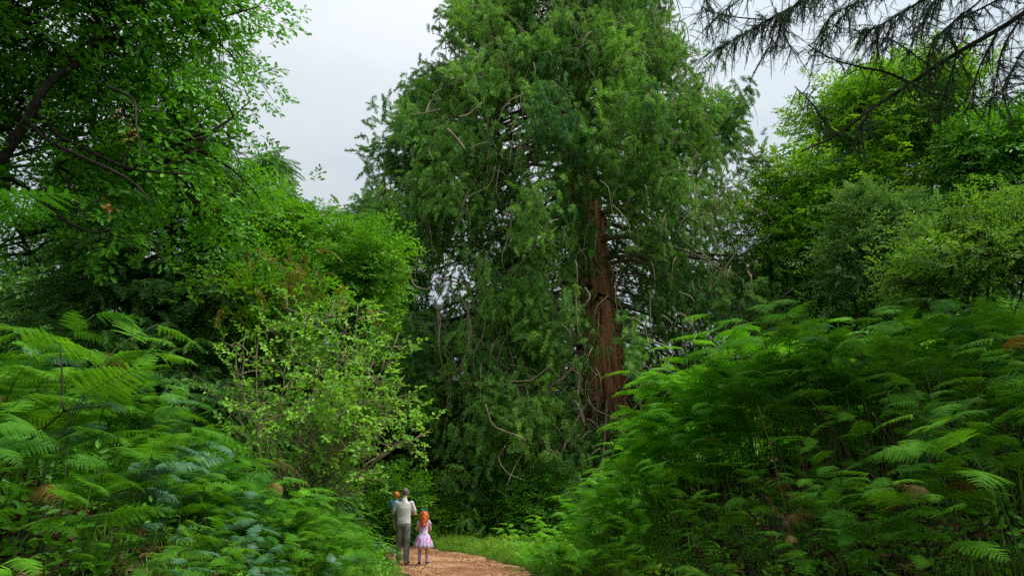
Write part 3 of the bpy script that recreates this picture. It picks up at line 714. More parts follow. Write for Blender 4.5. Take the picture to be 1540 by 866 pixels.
for (px, py, D, rx, rz), wd in zip(FAR, WORDS):
    c = P(px, py, D)
    broadleaf('holly_bush', 'low bushy understorey tree ' + wd, onground(c[0], D), c + [0, 0, -.5], [(c, (rx, 2.2, rz)), (c + [1.5, 0, -2.0], (rx * .8, 2, rz * .7)), (c + [-1.5, 0, -2.2], (rx * .8, 2, rz * .7))],
              100, 22, S['shrub'] if k % 3 else S['dark'], 60 + k, M['bark_dark'], .14, nlimb=6, limb_r=.05, clump_r=.75, size=1.45, group='understorey trees behind the path')
    k += 1
# shrubs by the path bend
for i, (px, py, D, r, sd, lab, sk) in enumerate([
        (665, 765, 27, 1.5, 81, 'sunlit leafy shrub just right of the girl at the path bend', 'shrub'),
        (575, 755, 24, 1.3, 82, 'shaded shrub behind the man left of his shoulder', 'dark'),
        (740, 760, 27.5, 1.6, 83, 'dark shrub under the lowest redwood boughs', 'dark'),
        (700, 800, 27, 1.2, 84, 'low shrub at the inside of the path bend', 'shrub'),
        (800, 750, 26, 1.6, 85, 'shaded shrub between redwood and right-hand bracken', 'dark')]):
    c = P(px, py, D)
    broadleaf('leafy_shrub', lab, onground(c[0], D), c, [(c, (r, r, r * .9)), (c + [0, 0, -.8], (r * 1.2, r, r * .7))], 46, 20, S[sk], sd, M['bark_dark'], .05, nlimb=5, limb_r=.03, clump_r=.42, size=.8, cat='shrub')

# --- hazel with pale bare stems
def hazel():
    R = np.random.default_rng(90); D = 12.5
    b = P(455, 760, D); base = onground(b[0], D + .2); root = empty('hazel_bush', base)
    tag(root, 'hazel bush with round yellow-green leaves and pale bare twigs beside the left bracken', 'shrub')
    tips = [(430, 440, 12.6), (390, 480, 12.2), (350, 540, 12), (460, 470, 12.8), (500, 450, 13), (540, 460, 13), (575, 480, 13), (600, 500, 13.2), (560, 540, 12.6), (520, 520, 12), (480, 540, 11.8), (430, 540, 11.6),
            (610, 560, 12.8), (595, 610, 12.3), (632, 655, 12), (560, 640, 11.6), (520, 610, 11.5), (600, 665, 11.6), (545, 585, 12.2), (400, 590, 11.3), (470, 600, 11.4), (370, 500, 12.8), (520, 480, 12.6), (585, 530, 12.8), (345, 590, 12.2)]
    pts, dirs, ups = [], [], []
    tw = Geo()
    for px, py, d in tips:
        e = P(px, py, d); st = base + R.normal(0, .12, 3) * [1, 1, 0]
        low = py > 560
        m1 = st + [R.normal(0, .1), R.normal(0, .1), 0.7 if low else 1.2]; m2 = st * .35 + e * .65 + [-.15, R.normal(0, .2), (.25 if low else -.15)] + R.normal(0, .12, 3)
        cv = resample([st, m1, m2, e], 18) + R.normal(0, .02, (18, 3)); gg = Geo(); gg.tube(cv, np.linspace(.026, .006, 18), 6); gg.obj('branch', M['twig_pale'], root)
        for j in range(24):
            t = R.uniform(.38, 1); q = cv[int(t * 17)]; dr = nrm(R.normal(0, 1, 3) * [1, .8, .6] + [.25, -.2, .35]); ln = R.uniform(.25, .7)
            e2 = q + dr * ln; tw.tube(curve(q, q + dr * ln * .5 + R.normal(0, .06, 3), e2, 5), np.linspace(.010, .003, 5), 4, False)
            nn = R.integers(1, 4) if (t > .6) else R.integers(0, 2)
            if px < 400 and R.uniform() < .4: nn = 0
            if low and R.uniform() < .35: nn = 0
            for _ in range(nn):
                pts.append(q * .3 + e2 * .7 + R.normal(0, .10, 3)); dirs.append(dr + R.normal(0, .4, 3)); ups.append(R.normal(0, .45, 3) + [0, -.35, 1])
    tag(tw.obj('twigs', M['twig_pale'], root), kind='stuff')
    n = len(pts)
    scatter('crown', np.array(pts), np.array(dirs), np.array(ups), R.uniform(.55, 1.15, n), R.uniform(0, .9, n), S['hazel'], root, R)
hazel()

# --- larch overhanging from the right
def larch():
    R = np.random.default_rng(95)
    base = onground(9.6, 6.6); root = empty('larch_tree', base)
    tag(root, 'larch reaching in from the top right corner with long dark needled branches', 'tree')
    g = Geo(); top = base + [0, 0, 16]
    tp = np.linspace(base - [0, 0, .3], top, 12) + R.normal(0, .04, (12, 3)); g.tube(tp, np.linspace(.34, .05, 12), 12, flute=.04); g.obj('trunk', M['bark_dark'], root)
    main = [([(2010, -260), (1700, -100), (1540, 20), (1440, 80), (1370, 125), (1310, 165), (1255, 205), (1205, 228)], 7.0, .040),
            ([(2010, -420), (1500, -160), (1330, -60), (1230, -8), (1170, 22), (1120, 50), (1085, 70)], 7.2, .026),
            ([(2010, -350), (1600, -150), (1460, -40), (1380, 5), (1330, 35), (1295, 50)], 6.8, .024),
            ([(1560, -100), (1420, -10), (1390, 30), (1375, 60)], 6.6, .022), ([(1370, 125), (1330, 108), (1290, 100), (1250, 88), (1215, 68)], 7.0, .018),
            ([(1440, 80), (1430, 40), (1470, 5), (1500, -30)], 6.8, .02), ([(1255, 205), (1225, 160), (1195, 130)], 7.1, .014), ([(1310, 165), (1290, 200), (1270, 240)], 7.0, .014),
            ([(1540, 20), (1510, 70), (1500, 110), (1490, 150)], 6.6, .016), ([(1500, 50), (1470, 110), (1462, 165)], 6.9, .014), ([(1300, -40), (1205, 0), (1180, 40), (1190, 75)], 7.0, .014),
            ([(1150, 30), (1100, 25), (1060, 15)], 7.3, .010), ([(1700, -100), (1640, 60), (1600, 140), (1560, 120)], 6.4, .02), ([(1370, 125), (1400, 140), (1425, 145)], 6.6, .012),
            ([(1080, -60), (1060, -10), (1075, 20), (1055, 10)], 7.3, .012), ([(1700, -160), (1560, -60), (1480, -20), (1400, -60)], 6.5, .02),
            ([(1640, -90), (1500, 0), (1440, 30), (1405, 62), (1395, 95)], 6.7, .014), ([(1330, -60), (1290, 0), (1262, 30), (1240, 62)], 7.0, .011), ([(1230, -40), (1130, -8), (1085, 20), (1060, 45)], 7.2, .011),
            ([(1540, -80), (1350, -20), (1290, 5), (1255, 20), (1235, 45)], 6.9, .013), ([(1660, 20), (1560, 60), (1525, 100), (1510, 150)], 6.5, .011), ([(1170, 22), (1160, 60), (1150, 85)], 7.2, .008),
            ([(1440, 80), (1425, 130), (1400, 190)], 7.0, .010), ([(1400, 100), (1340, 60), (1310, 62)], 6.9, .009)]
    pts, dirs, ups = [], [], []; cones = Geo(); tw = Geo()
    for pl, D, r in main:
        cv = resample([P(x, y, D + .1 * math.sin(i * 1.3)) for i, (x, y) in enumerate(pl)], 40); gg = Geo(); gg.tube(cv, np.linspace(r, max(.006, r * .25), 40), 7); gg.obj('branch', M['bark_dark'], root)
        cum = np.concatenate([[0], np.cumsum(np.linalg.norm(np.diff(cv, axis=0), axis=1))]); Ls = cum[-1]
        vis = [c for c in range(40) if cv[c][0] < 7.2]
        nt = int(len(vis) / 40 * Ls * 27)
        for _ in range(nt):
            j = vis[R.integers(0, len(vis))]
            if r > .035 and R.uniform() < (.35 + .55 * (j > 26)): continue
            q = cv[j]; tg = nrm(cv[min(39, j + 1)] - cv[max(0, j - 1)])
            sd = nrm(np.cross(tg, [0, 0, 1])) * R.choice([-1, 1])
            dr = nrm(tg * R.uniform(-.2, .8) + sd * R.uniform(.2, 1.2) + [0, 0, -R.uniform(-.1, 1.3)] + R.normal(0, .25, 3))
            ln = R.uniform(.10, .50); e2 = q + dr * ln + [0, 0, -.25 * ln]
            c2 = curve(q, q + dr * ln * .55, e2, 6); tw.tube(c2, np.linspace(.006, .0025, 6), 3, False)
            nn = max(2, int(ln / .13))
            for i in range(nn):
                t = i / nn; k2 = min(4, int(t * 5)); pts.append(c2[k2] * (1 - (t * 5 - k2)) + c2[k2 + 1] * (t * 5 - k2))
                dd = nrm(c2[k2 + 1] - c2[k2]); dirs.append(dd + R.normal(0, .12, 3)); ups.append(R.normal(0, 1, 3))
                if R.uniform() < .6:
                    sd2 = nrm(R.normal(0, 1, 3) * [1, 1, .5] + dd + [0, 0, -.3]); pts.append(pts[-1]); dirs.append(sd2); ups.append(R.normal(0, 1, 3))
            if R.uniform() < .12:
                c = c2[3] + [0, 0, -.01]; vs = []
                for a_ in range(4):
                    zz = [-.014, -.005, .006, .014][a_]; rr_ = [.004, .012, .011, .003][a_]
                    for b_ in range(6): vs.append((c[0] + rr_ * math.cos(b_ * 1.047), c[1] + rr_ * math.sin(b_ * 1.047), c[2] + zz))
                cones.add(vs, [(a_ * 6 + b_, a_ * 6 + (b_ + 1) % 6, a_ * 6 + 6 + (b_ + 1) % 6, a_ * 6 + 6 + b_) for a_ in range(3) for b_ in range(6)] + [tuple(range(6))[::-1], tuple(range(18, 24))])
    tag(tw.obj('twigs', M['bark_dark'], root), kind='stuff'); tag(cones.obj('cones', M['cone'], root), kind='stuff')
    n = len(pts); scatter('needles', np.array(pts), np.array(dirs), np.array(ups), R.uniform(.38, .72, n), R.uniform(0, 1, n), S['larch'], root, R)
    # the rest of the crown, above and beside the frame: it shades the near end of the right bank
    up = Geo(); q_, d_ = [], []
    for i in range(34):
        z = 5.5 + 10 * i / 34; a = i * 2.4; h = np.array([math.cos(a), math.sin(a), 0]); rr = (17 - z) * .42 * R.uniform(.8, 1.1)
        c = base * [1, 1, 0] + [0, 0, z]; cv = curve(c, c + h * rr * .5 + [0, 0, .3], c + h * rr + [0, 0, -.4], 10)
        ok = lambda p: not (p[1] > 1 and p[0] < 1.0 * p[1] + .3 and p[2] < .86 * p[1] + 2.4)
        cv = np.array([p for p in cv if ok(p)])
        if len(cv) < 4: continue
        up.tube(cv, np.linspace(.05, .015, len(cv)), 5)
        for _ in range(60):
            p = cv[R.integers(1, len(cv))] + R.normal(0, .45, 3) * [1, 1, .4]
            if ok(p): q_.append(p); d_.append(h + R.normal(0, .6, 3) + [0, 0, -.4])
    tag(up.obj('upper_branches', M['bark_dark'], root), kind='stuff')
    m = len(q_); scatter('upper_needles', np.array(q_), np.array(d_), R.normal(0, .5, (m, 3)) + [0, 0, 1], R.uniform(.9, 1.4, m), R.uniform(0, 1, m), S['hemlock'], root, R)
    print('larch twigs', n)
larch()

# ------------------------------------------------------------------ bracken
def frond(name, mat, L_=.6, W=.2, np_=15, nq=9, droop=.22, seed=0, stem=None, curl=.18):
    R = np.random.default_rng(seed); g = Geo()
    def axis(t): return np.array([0, L_ * (t - .12 * t ** 3), L_ * (.05 * math.sin(t * 3) - droop * t * t)])
    ax = np.array([axis(t) for t in np.linspace(0, 1, 8)]); g.tube(ax, np.linspace(.0035, .001, 8), 3, False, m=1)
    for i in range(np_):
        t = .05 + .93 * (i / np_) ** .95
        p = axis(t); tg = nrm(axis(min(1, t + .02)) - axis(t - .02)); nup = nrm(np.cross([1, 0, 0], tg))
        pl = W * (min(1, .80 + t * 1.2)) * (1 - t) ** .80 + .010
        for sg in (1, -1):
            d = nrm(np.array([sg, 0, 0]) * 1.0 + tg * (.35 + .25 * t) + nup * R.normal(-.10, .10))
            sid = nrm(np.cross(d, nup))
            for q in range(nq):
                u = (q + .5) / nq
                pc = p + d * pl * u - nup * (curl * pl * u * u)
                ql = pl * .135 * (1 - u) ** .5 * R.uniform(.85, 1.1) + .0025; qw = pl / nq * .52
                for s2 in (1, -1):
                    tipv = pc + sid * (s2 * ql) + d * ql * .30 - nup * ql * .20
                    g.add([(pc - d * qw).tolist(), (pc + d * qw).tolist(), (tipv + d * qw * .35).tolist(), (tipv - d * qw * .35).tolist()], [(0, 1, 2, 3)], 0)
    return mesh_obj(name, g.v, g.f, None, link=False, smooth=False, mats=[mat, stem or M['stem']], fmat=g.m)

FR = {}
for nm in ('bracken', 'bracken_lime', 'bracken_blue', 'bracken_brown'):
    k_ = {'bracken_brown': dict(curl=.5, droop=.4)}.get(nm, {})
    FR[nm] = [frond('frond', M[nm], .74, .26, 15, 11, **(k_ or dict(droop=.10, curl=.14))), frond('frond', M[nm], .70, .28, 14, 11, seed=3, **(k_ or dict(droop=.15, curl=.18)))]

def stem_mesh(seed, mat):
    R = np.random.default_rng(seed)
    pts = resample([(0, 0, -.15), (R.normal(0, .04), .02, .45), (R.normal(0, .04), .06, .9), (0, .20, 1.3), (0, .42, 1.52)], 14)
    g = Geo(); g.tube(pts, np.linspace(.0085, .003, 14), 5)
    o = g.obj('stem', mat, link=False); o.parent = None
    return o.data, pts
def make_plant(kind, seed, stem_mat='stem', npairs=3):
    """[(mesh, matrix)] of a bracken plant 1.2 m tall: stem, opposite side fronds, a terminal frond"""
    R = np.random.default_rng(seed); sm, pts = stem_mesh(seed, M[stem_mat]); out = [('stem', sm, Matrix())]
    spots = [(7, .98, .86), (9, .85, .72), (11, .7, .55)][:npairs]
    for j, yl, sc in spots:
        for sg in (1, -1):
            yaw = math.radians(-sg * R.uniform(40, 85)); pit = math.radians(R.uniform(-8, 30)); roll = math.radians(R.uniform(-28, 28))
            m = Matrix.Translation(Vector(pts[j])) @ Euler((pit, roll, yaw), 'ZYX').to_matrix().to_4x4()
            m = Matrix.Translation(Vector(pts[j])) @ Matrix.Rotation(yaw, 4, 'Z') @ Matrix.Rotation(pit, 4, 'X') @ Matrix.Rotation(roll, 4, 'Y') @ Matrix.Scale(sc * R.uniform(.9, 1.1), 4)
            out.append(('frond', FR[kind][R.integers(0, 2)].data, m))
    m = Matrix.Translation(Vector(pts[13])) @ Matrix.Rotation(math.radians(R.uniform(-10, 10)), 4, 'Z') @ Matrix.Rotation(math.radians(R.uniform(-14, 6)), 4, 'X') @ Matrix.Scale(R.uniform(.6, .75), 4)
    out.append(('frond', FR[kind][0].data, m))
    return out
PROTO = {k: [make_plant(k, s) for s in (1, 2, 3, 4, 6, 7)] for k in ('bracken', 'bracken_lime', 'bracken_blue')}
PROTO['bracken_brown'] = [make_plant('bracken_brown', 5, 'stem_brown')]

def joined_plant(kind, i):
    g = Geo(); bm = bmesh.new()
    for nm, me, mt in PROTO[kind][i]:
        t = me.copy(); t.transform(mt)
        if nm == 'stem':
            for p in t.polygons: p.material_index = 1
        bm.from_mesh(t); bpy.data.meshes.remove(t)
    me = bpy.data.meshes.new('bracken_clump'); bm.to_mesh(me); bm.free()
    me.materials.clear(); me.materials.append(M[kind]); me.materials.append(M['stem'])
    return bpy.data.objects.new('bracken_clump', me)

def plant_bracken(kind, pos, rz, scale, tilt, label, group, i=None):
    e = empty('bracken_fern', pos); e.rotation_euler = (tilt[0], tilt[1], rz); e.scale = (scale,) * 3
    tag(e, label, 'fern', group)
    tv = random.uniform(0, .75)
    e.scale[2] *= random.uniform(.88, 1.12)
    for nm, me, mt in PROTO[kind][random.randrange(len(PROTO[kind])) if i is None else i]:
        lab_ = None
        if nm == 'frond' and kind != 'bracken_brown' and random.random() < .012: me = FR['bracken_brown'][0].data; lab_ = 'withered brown frond'
        mt = mt @ Matrix.Scale(random.uniform(.85, 1.12), 4) @ Matrix.Rotation(random.uniform(-.12, .12), 4, 'Y') if nm == 'frond' else mt
        o = bpy.data.objects.new(nm, me); o['tint'] = tv
        if lab_: o['label'] = lab_
        o.parent = e; o.matrix_local = mt; COL.objects.link(o)
    return e

# where the plants stand: candidates over both banks, the ones nearest the path and the camera become individuals
def candidates(seed):
    R = np.random.default_rng(seed); c = []
    n = 26000
    x = R.uniform(-11, 13, n); y = R.uniform(1.6, 21, n); s = path_side(x, y)
    keep = []
    for xi, yi, si in zip(x, y, s):
        px = 770 + FPX * xi / (yi * .957 + .3)
        if px < -260 or px > 1800: continue
        if si < 0:
            lim = -2.05 if yi > 9 else -2.0
            if yi > 16.6: continue
            if si > lim - .2 * math.sin(yi * 2): continue
            if yi < 3.6: continue
            if si < -6.5: continue
        else:
            lim = np.interp(yi, [0, 5, 8, 11, 13.5, 16, 20], [2.6, 2.4, 2.2, 1.2, .8, 1.4, 1.9])
            if yi < 4.8 or si < lim + .2 * math.sin(yi * 2.3): continue
            if yi > 17.2 or (yi > 15 and si > 5): continue
            if si > 9: continue
        keep.append((xi, yi, si))
    return keep
cand = candidates(5)
# thin to a minimum spacing
cell = {}; chosen = []
for xi, yi, si in cand:
    rad = .225
    k = (int(xi / rad), int(yi / rad))
    if any((k[0] + a, k[1] + b) in cell and math.hypot(cell[(k[0] + a, k[1] + b)][0] - xi, cell[(k[0] + a, k[1] + b)][1] - yi) < rad for a in (-1, 0, 1) for b in (-1, 0, 1)): continue
    cell[k] = (xi, yi); chosen.append((xi, yi, si))
chosen = sorted(chosen, key=lambda c: math.hypot(c[0], c[1]) + .55 * abs(c[2]))
print('bracken plants', len(chosen))
NIND = 275
R5 = np.random.default_rng(77)
fill = {'bracken': [], 'bracken_lime': []}
def hfac(x, y, s):
    if s < 0: return np.interp(y, [3.5, 4.5, 6, 8, 12, 17], [.75, .84, .76, .88, .98, .80]) * (1 + .10 * math.sin(x * 3 + y)) * np.interp(-s, [2, 3.2, 4.6, 6], [.58, .92, 1.02, 1.15])
    return (np.interp(y, [4, 7, 9, 12, 14, 15.5, 17.2], [.75, .92, 1.16, 1.22, 1.02, .60, .5]) + .09 * math.sin(x * 2.4 + y * 1.3)) * (np.interp(s, [2.2, 3.6], [.50, 1]) if y < 10.5 else np.interp(s, [.9, 1.5, 2.3, 3.4], [.42, .58, .80, 1.04]))
_R6 = np.random.default_rng(66)
chosen = [c for c in chosen if not (c[2] > 0 and 5.6 < c[1] < 9.2 and c[2] < 3.7 and _R6.uniform() < .32)]
gpos = ground(np.array([c[0] for c in chosen]), np.array([c[1] for c in chosen]))
for n_, (x, y, s) in enumerate(chosen):
    z = gpos[n_]; sc = hfac(x, y, s) * R5.uniform(.68, 1.12) * (1 + .12 * math.sin(x * 1.9 + 1) * math.sin(y * 1.6))
    edge = abs(s) < 3.0
    # fronds lean towards the open path
    base_rz = math.radians(-90 if s < 0 else 90) + R5.normal(0, .75)
    if s < 0: kind = 'bracken_blue' if (x < -1.5 and 4.6 < y < 8.4 and R5.uniform() < .33) else ('bracken_lime' if y > 10 and R5.uniform() < .35 else 'bracken')
    else: kind = 'bracken_lime' if (y > 9.3 and R5.uniform() < .8) else 'bracken'  # crest and far end get the bracken with light in its colour
    tilt = (R5.normal(0, .11), R5.normal(0, .11))
    if n_ < NIND:
        if s < 0: side = 'low in the left corner' if y < 5.5 else ('in the left bank short of the hazel' if y < 8.5 else ('under the hazel' if y < 12.5 else 'beside the man'))
        else: side = 'at the right edge' if y < 6.8 else ('over the dark gap of the right bank' if y < 9 else ('on the crest of the right bank' if y < 12 else 'at the far end of the right bank'))
        word = {'bracken': 'mid-green', 'bracken_lime': 'yellow-green', 'bracken_blue': 'bluish glossy'}[kind]
        plant_bracken(kind, (x, y, z), base_rz, sc, tilt, '%s arching bracken fern %s' % (word, side), '%s bracken %s' % (word, side))
    else:
        fill['bracken' if kind == 'bracken_blue' else kind].append((x, y, z, base_rz, sc))
for kind, lst in fill.items():
    if not lst: continue
    a = np.array(lst); src = [joined_plant(kind, i) for i in range(6)]
    d = np.stack([-np.sin(a[:, 3]), np.cos(a[:, 3]), R5.normal(0, .06, len(a))], 1)
    o = scatter('bracken_undergrowth', a[:, :3], d, np.array([0, 0, 1.0]) + R5.normal(0, .08, (len(a), 3)), a[:, 4], R5.uniform(0, .7, len(a)), src, None, R5)
    tag(o, 'mass of %s bracken filling the banks behind the nearer ferns' % ('mid-green' if kind == 'bracken' else 'yellow-green'), 'undergrowth')

# single ferns one can point at
p = P(1215, 745, 7.2); plant_bracken('bracken_brown', (p[0], p[1], p[2] - .85), math.radians(70), .62, (0, 0), 'withered orange-brown bracken fern in the dark gap of the right bank', None, 0)
p = P(270, 700, 7.0)
p = P(-62, 322, 2.6); e = empty('bracken_fern', (p[0], p[1], gh(p[0], p[1]))); tag(e, 'single close fern frond poking in at the left edge above the bank', 'fern')
sm = Geo(); sp = resample([(p[0] - .25, p[1], e.location[2] - .1), (p[0] - .22, p[1], p[2] * .5), (p[0] - .1, p[1], p[2] - .1), (p[0], p[1], p[2])], 12); sm.tube(sp, np.linspace(.01, .004, 12), 5); sm.obj('stem', M['stem'], e)
for (yaw, sc, pt, dz) in ((-84, .80, 16, 0), (-118, .62, 2, -.06), (-52, .5, 10, .03)):
    o = bpy.data.objects.new('frond', FR['bracken'][0].data); o.parent = e; COL.objects.link(o)
    o.matrix_local = Matrix.Translation(Vector(p) - Vector(e.location) + Vector((0, 0, dz))) @ Matrix.Rotation(math.radians(yaw), 4, 'Z') @ Matrix.Rotation(math.radians(pt), 4, 'X') @ Matrix.Scale(sc, 4)
# low ferns on the right verge near the bend
for i, (px, py, D) in enumerate([(765, 812, 17.5), (795, 805, 17), (825, 800, 16.5), (850, 800, 16), (780, 800, 18.2), (815, 790, 17.8), (845, 785, 17.2), (870, 790, 15.6)]):
    q = P(px, py, D)
    plant_bracken('bracken_lime', onground(q[0], D), math.radians(100 + 40 * math.sin(i * 3)), .58 + .06 * (i % 3), (0, 0), 'low yellow-green bracken fern on the grass verge where the path bends', 'low ferns on the right verge')

# dark forked dead stem in the left bank
def forked_stem():
    base = P(0, 735, 4.6); e = empty('dead_stem', (base[0] - .2, base[1], gh(base[0] - .2, base[1]))); tag(e, 'dark forked bare stem slanting up through the near left bracken', 'stem')
    for pl, r in (([(-40, 800), (0, 720), (35, 670), (80, 632), (96, 618)], .011), ([(96, 618), (94, 590), (93, 562), (90, 520)], .008), ([(96, 618), (120, 612), (150, 611), (172, 609)], .006)):
        g = Geo(); g.tube(resample([P(x, y, 4.3) for x, y in pl], 12), np.linspace(r, r * .5, 12), 6); g.obj('stalk', M['stem_dark'], e)
forked_stem()

# bare bracken stalks and tall grass stalks in the dark of the right bank
def stalks():
    R = np.random.default_rng(15)
    g = Geo()
    for i in range(420):
        x = R.uniform(3.4, 7.2); y = R.uniform(6.0, 9.5)
        s = path_side(x, y)
        if s < 2.4: continue
        z = gh(x, y); h = R.uniform(.7, 1.5); q = [(x, y, z - .05), (x + R.normal(0, .06), y, z + h * .5), (x + R.normal(0, .2), y + R.normal(0, .1), z + h)]
        g.tube(curve(*q, 5), np.linspace(.006, .003, 5), 4, False)
    tag(tag(g.obj('bracken_stalks', M['stem_brown']), 'thin bare stalks standing in the shade under the right-hand bracken', 'stalks'), kind='stuff')
stalks()
def grass_stalk(px0, py0, px1, py1, D, lab, bend=12):
    a, c = P(px0, py0, D), P(px1, py1, D); z = gh(a[0], D); a[2] = min(a[2], z); m = P((px0 + px1) / 2 - bend, (py0 + py1) / 2, D)
    e = empty('grass_stalk', a); tag(e, lab, 'grass stalk')
    cv = curve(a, m, c, 14); g = Geo(); g.tube(cv, np.linspace(.006, .003, 14), 5); g.obj('stalk', M['stem_brown'], e)
    h = Geo(); R = np.random.default_rng(int(px0))
    for i in range(40):
        t = R.uniform(.62, 1); q = cv[int(t * 13)]; d = nrm(R.normal(0, .7, 3) + [0, 0, .8]); add_leaf(h, q, d, R.normal(0, 1, 3), .045, DIAM, .1)
    h.obj('seed_head', M['stem_brown'], e, smooth=False)
for a in [(1205, 850, 1140, 610, 6.8, 'tall pale dead stalk leaning left in front of the right bracken', -8), (1240, 866, 1150, 745, 6.6, 'short bent stalk beside the withered fern in the right bank', -10),
          (1375, 866, 1335, 735, 6.6, 'straight thin stalk right of the withered fern', 4), (1500, 866, 1440, 750, 6.2, 'seeded grass stalk nearest the lower right corner', -14),
          (985, 840, 975, 770, 11.5, 'pale grass stalk at the foot of the right bank crest', 3), (1062, 866, 1040, 800, 9, 'tall seeded grass on the verge below the right bank', -5)]: grass_stalk(*a)

# ------------------------------------------------------------------ grass
def grass_clump(seed, n=26, h=.30):
    R = np.random.default_rng(seed); g = Geo()
    for i in range(n):
        x, y = R.normal(0, .09, 2); az = R.uniform(0, 2 * math.pi); hh = h * R.uniform(.5, 1.25); ln = hh * R.uniform(.15, .65)
        d = np.array([math.cos(az), math.sin(az), 0]); w = np.array([-d[1], d[0], 0]) * .0042 * R.uniform(.7, 1.4)
        p0 = np.array([x, y, -.02]); p1 = p0 + d * ln * .3 + [0, 0, hh * .55]; p2 = p0 + d * ln + [0, 0, hh * .92]; 
        g.add([(p0 - w).tolist(), (p0 + w).tolist(), (p1 + w).tolist(), (p1 - w).tolist(), p2.tolist()], [(0, 1, 2, 3), (3, 2, 4)], 0)
    g2 = Geo(); rot = np.array([[1, 0, 0], [0, 0, 1], [0, -1, 0.]])
    return mesh_obj('grass_tuft', g.v, g.f, M['grass'], link=False, smooth=False)
GS = [grass_clump(s) for s in range(4)]
def grass():
    R = np.random.default_rng(21); n = 42000
    x = R.uniform(-7, 9, n); y = R.uniform(5, 27, n); s = np.abs(path_side(x, y))
    sg = path_side(x, y)
    p = np.where(s < 1.32, 0, np.where(s < 1.5, .45, 1.0)) * np.where(sg < 0, np.where(s < np.where(y < 12, 2.0, 2.8), np.where(y < 10, .4, 1), 0.05), np.where(s < np.where(y < 10, 2.4, 2.9), np.where(y < 10, .4, 1), .06))
    k = R.uniform(0, 1, n) < p
    x, y, s, sg = x[k], y[k], s[k], sg[k]; z = ground(x, y)
    az = R.uniform(0, 2 * math.pi, len(x))
    # the tufts grow along +Z, so the frame's Y axis lies on the ground
    d = np.stack([np.cos(az), np.sin(az), 0 * az], 1)
    sc = R.uniform(.4, 1.1, len(x)) * np.clip((s - 1.1) * 1.1, .3, 1.0) * (1 + .35 * (np.sin(x * 1.7 + 2) * np.sin(y * 1.3) > .3))
    o = scatter('verge_grass', np.stack([x, y, z], 1), d, np.array([0, 0, 1.0]) + R.normal(0, .12, (len(x), 3)), sc, .5 + .35 * np.sin(x * 1.1 + y * .7) + R.normal(0, .2, len(x)), GS, None, R)
    tag(o, 'uncut green grass on both verges of the path', 'grass')
    # small leafy weeds on the verges
    n = 900; x = R.uniform(-5, 7, n); y = R.uniform(7, 25, n); s = np.abs(path_side(x, y)); k = (s > 1.7) & (s < 3.6); x, y = x[k], y[k]
    o = scatter('verge_weeds', np.stack([x, y, ground(x, y) + R.uniform(.05, .28, len(x))], 1), R.normal(0, 1, (len(x), 3)) * [1, 1, .2] + [0, 0, .5], np.array([0, 0, 1.0]) + R.normal(0, .3, (len(x), 3)), R.uniform(.3, .7, len(x)), R.uniform(0, 1, len(x)), S['shrub'], None, R)
    tag(o, 'small broad-leaved weeds mixed into the verge grass', 'weeds')
grass()
def bank_cover():
    R = np.random.default_rng(23); n = 16000
    x = R.uniform(-8, 9, n); y = R.uniform(3, 17, n); s = np.abs(path_side(x, y)); k = (s > 1.6) & (s < 6); x, y = x[k], y[k]; z = ground(x, y)
    lf = []
    for sd in range(3):
        g = Geo(); Q = np.random.default_rng(sd)
        for i in range(6): add_leaf(g, Q.normal(0, .05, 3) * [1, 1, .3], Q.normal(0, 1, 3) * [1, 1, .2], Q.normal(0, .4, 3) + [0, 0, 1], .075, OAK if i % 2 else OVAL, .5)
        lf.append(mesh_obj('dead_leaves', g.v, g.f, M['litter'], link=False, smooth=False))
    m = len(x); az = R.uniform(0, 6.28, m)
    o = scatter('bank_leaf_litter', np.stack([x, y, z + .015], 1), np.stack([np.cos(az), np.sin(az), 0 * az], 1), np.array([0, 0, 1.0]) + R.normal(0, .25, (m, 3)), R.uniform(.6, 1.5, m), R.uniform(0, 1, m), lf, None, R)
    tag(o, 'brown dead leaves covering the soil under the bracken', 'leaf litter')
    k = R.uniform(0, 1, m) < .32; x, y, z = x[k], y[k], z[k]; m = len(x)
    o = scatter('bank_ground_cover', np.stack([x, y, z + R.uniform(.02, .22, m)], 1), R.normal(0, 1, (m, 3)) * [1, 1, .3] + [0, 0, .4], R.normal(0, .4, (m, 3)) + [0, 0, 1], R.uniform(.3, .75, m), R.uniform(0, .6, m), S['dark'], None, R)
    tag(o, 'low leafy weeds and ivy growing between the bracken stems', 'ground cover')
bank_cover()
def gravel():
    R = np.random.default_rng(22); src = []
    for s in range(3):
        bm = bmesh.new(); bmesh.ops.create_icosphere(bm, subdivisions=1, radius=.012)
        for v in bm.verts: v.co = v.co * (1 + R.normal(0, .18)); v.co.z *= .6
        me = bpy.data.meshes.new('pebble'); bm.to_mesh(me); bm.free(); me.materials.append(M['path']); src.append(bpy.data.objects.new('pebble', me))
    n = 4000; y = R.uniform(14.5, 24, n); x = np.interp(y, _py, _px) + R.uniform(-1.3, 1.3, n)
    o = scatter('path_gravel', np.stack([x, y, np.full(n, .024)], 1), R.normal(0, 1, (n, 3)) * [1, 1, .1], np.tile([0, 0, 1.0], (n, 1)), np.where(R.uniform(0, 1, n) < .06, R.uniform(1.8, 3.2, n), R.uniform(.4, 1.5, n)), R.uniform(0, 1, n), src, None, R)
    tag(o, 'loose reddish gravel lying on the path', 'gravel')
    g = Geo()
    for i in range(190):
        y = R.uniform(15, 24); x = float(np.interp(y, _py, _px)) + R.uniform(-1.3, 1.3); add_leaf(g, np.array([x, y, .035]), R.normal(0, 1, 3) * [1, 1, .1], np.array([R.normal(0, .3), R.normal(0, .3), 1]), .07, OVAL, .3)
    tag(tag(g.obj('leaf_litter', M['brown_leaf'], smooth=False), 'brown dead leaves strewn on the path', 'litter'), kind='stuff')
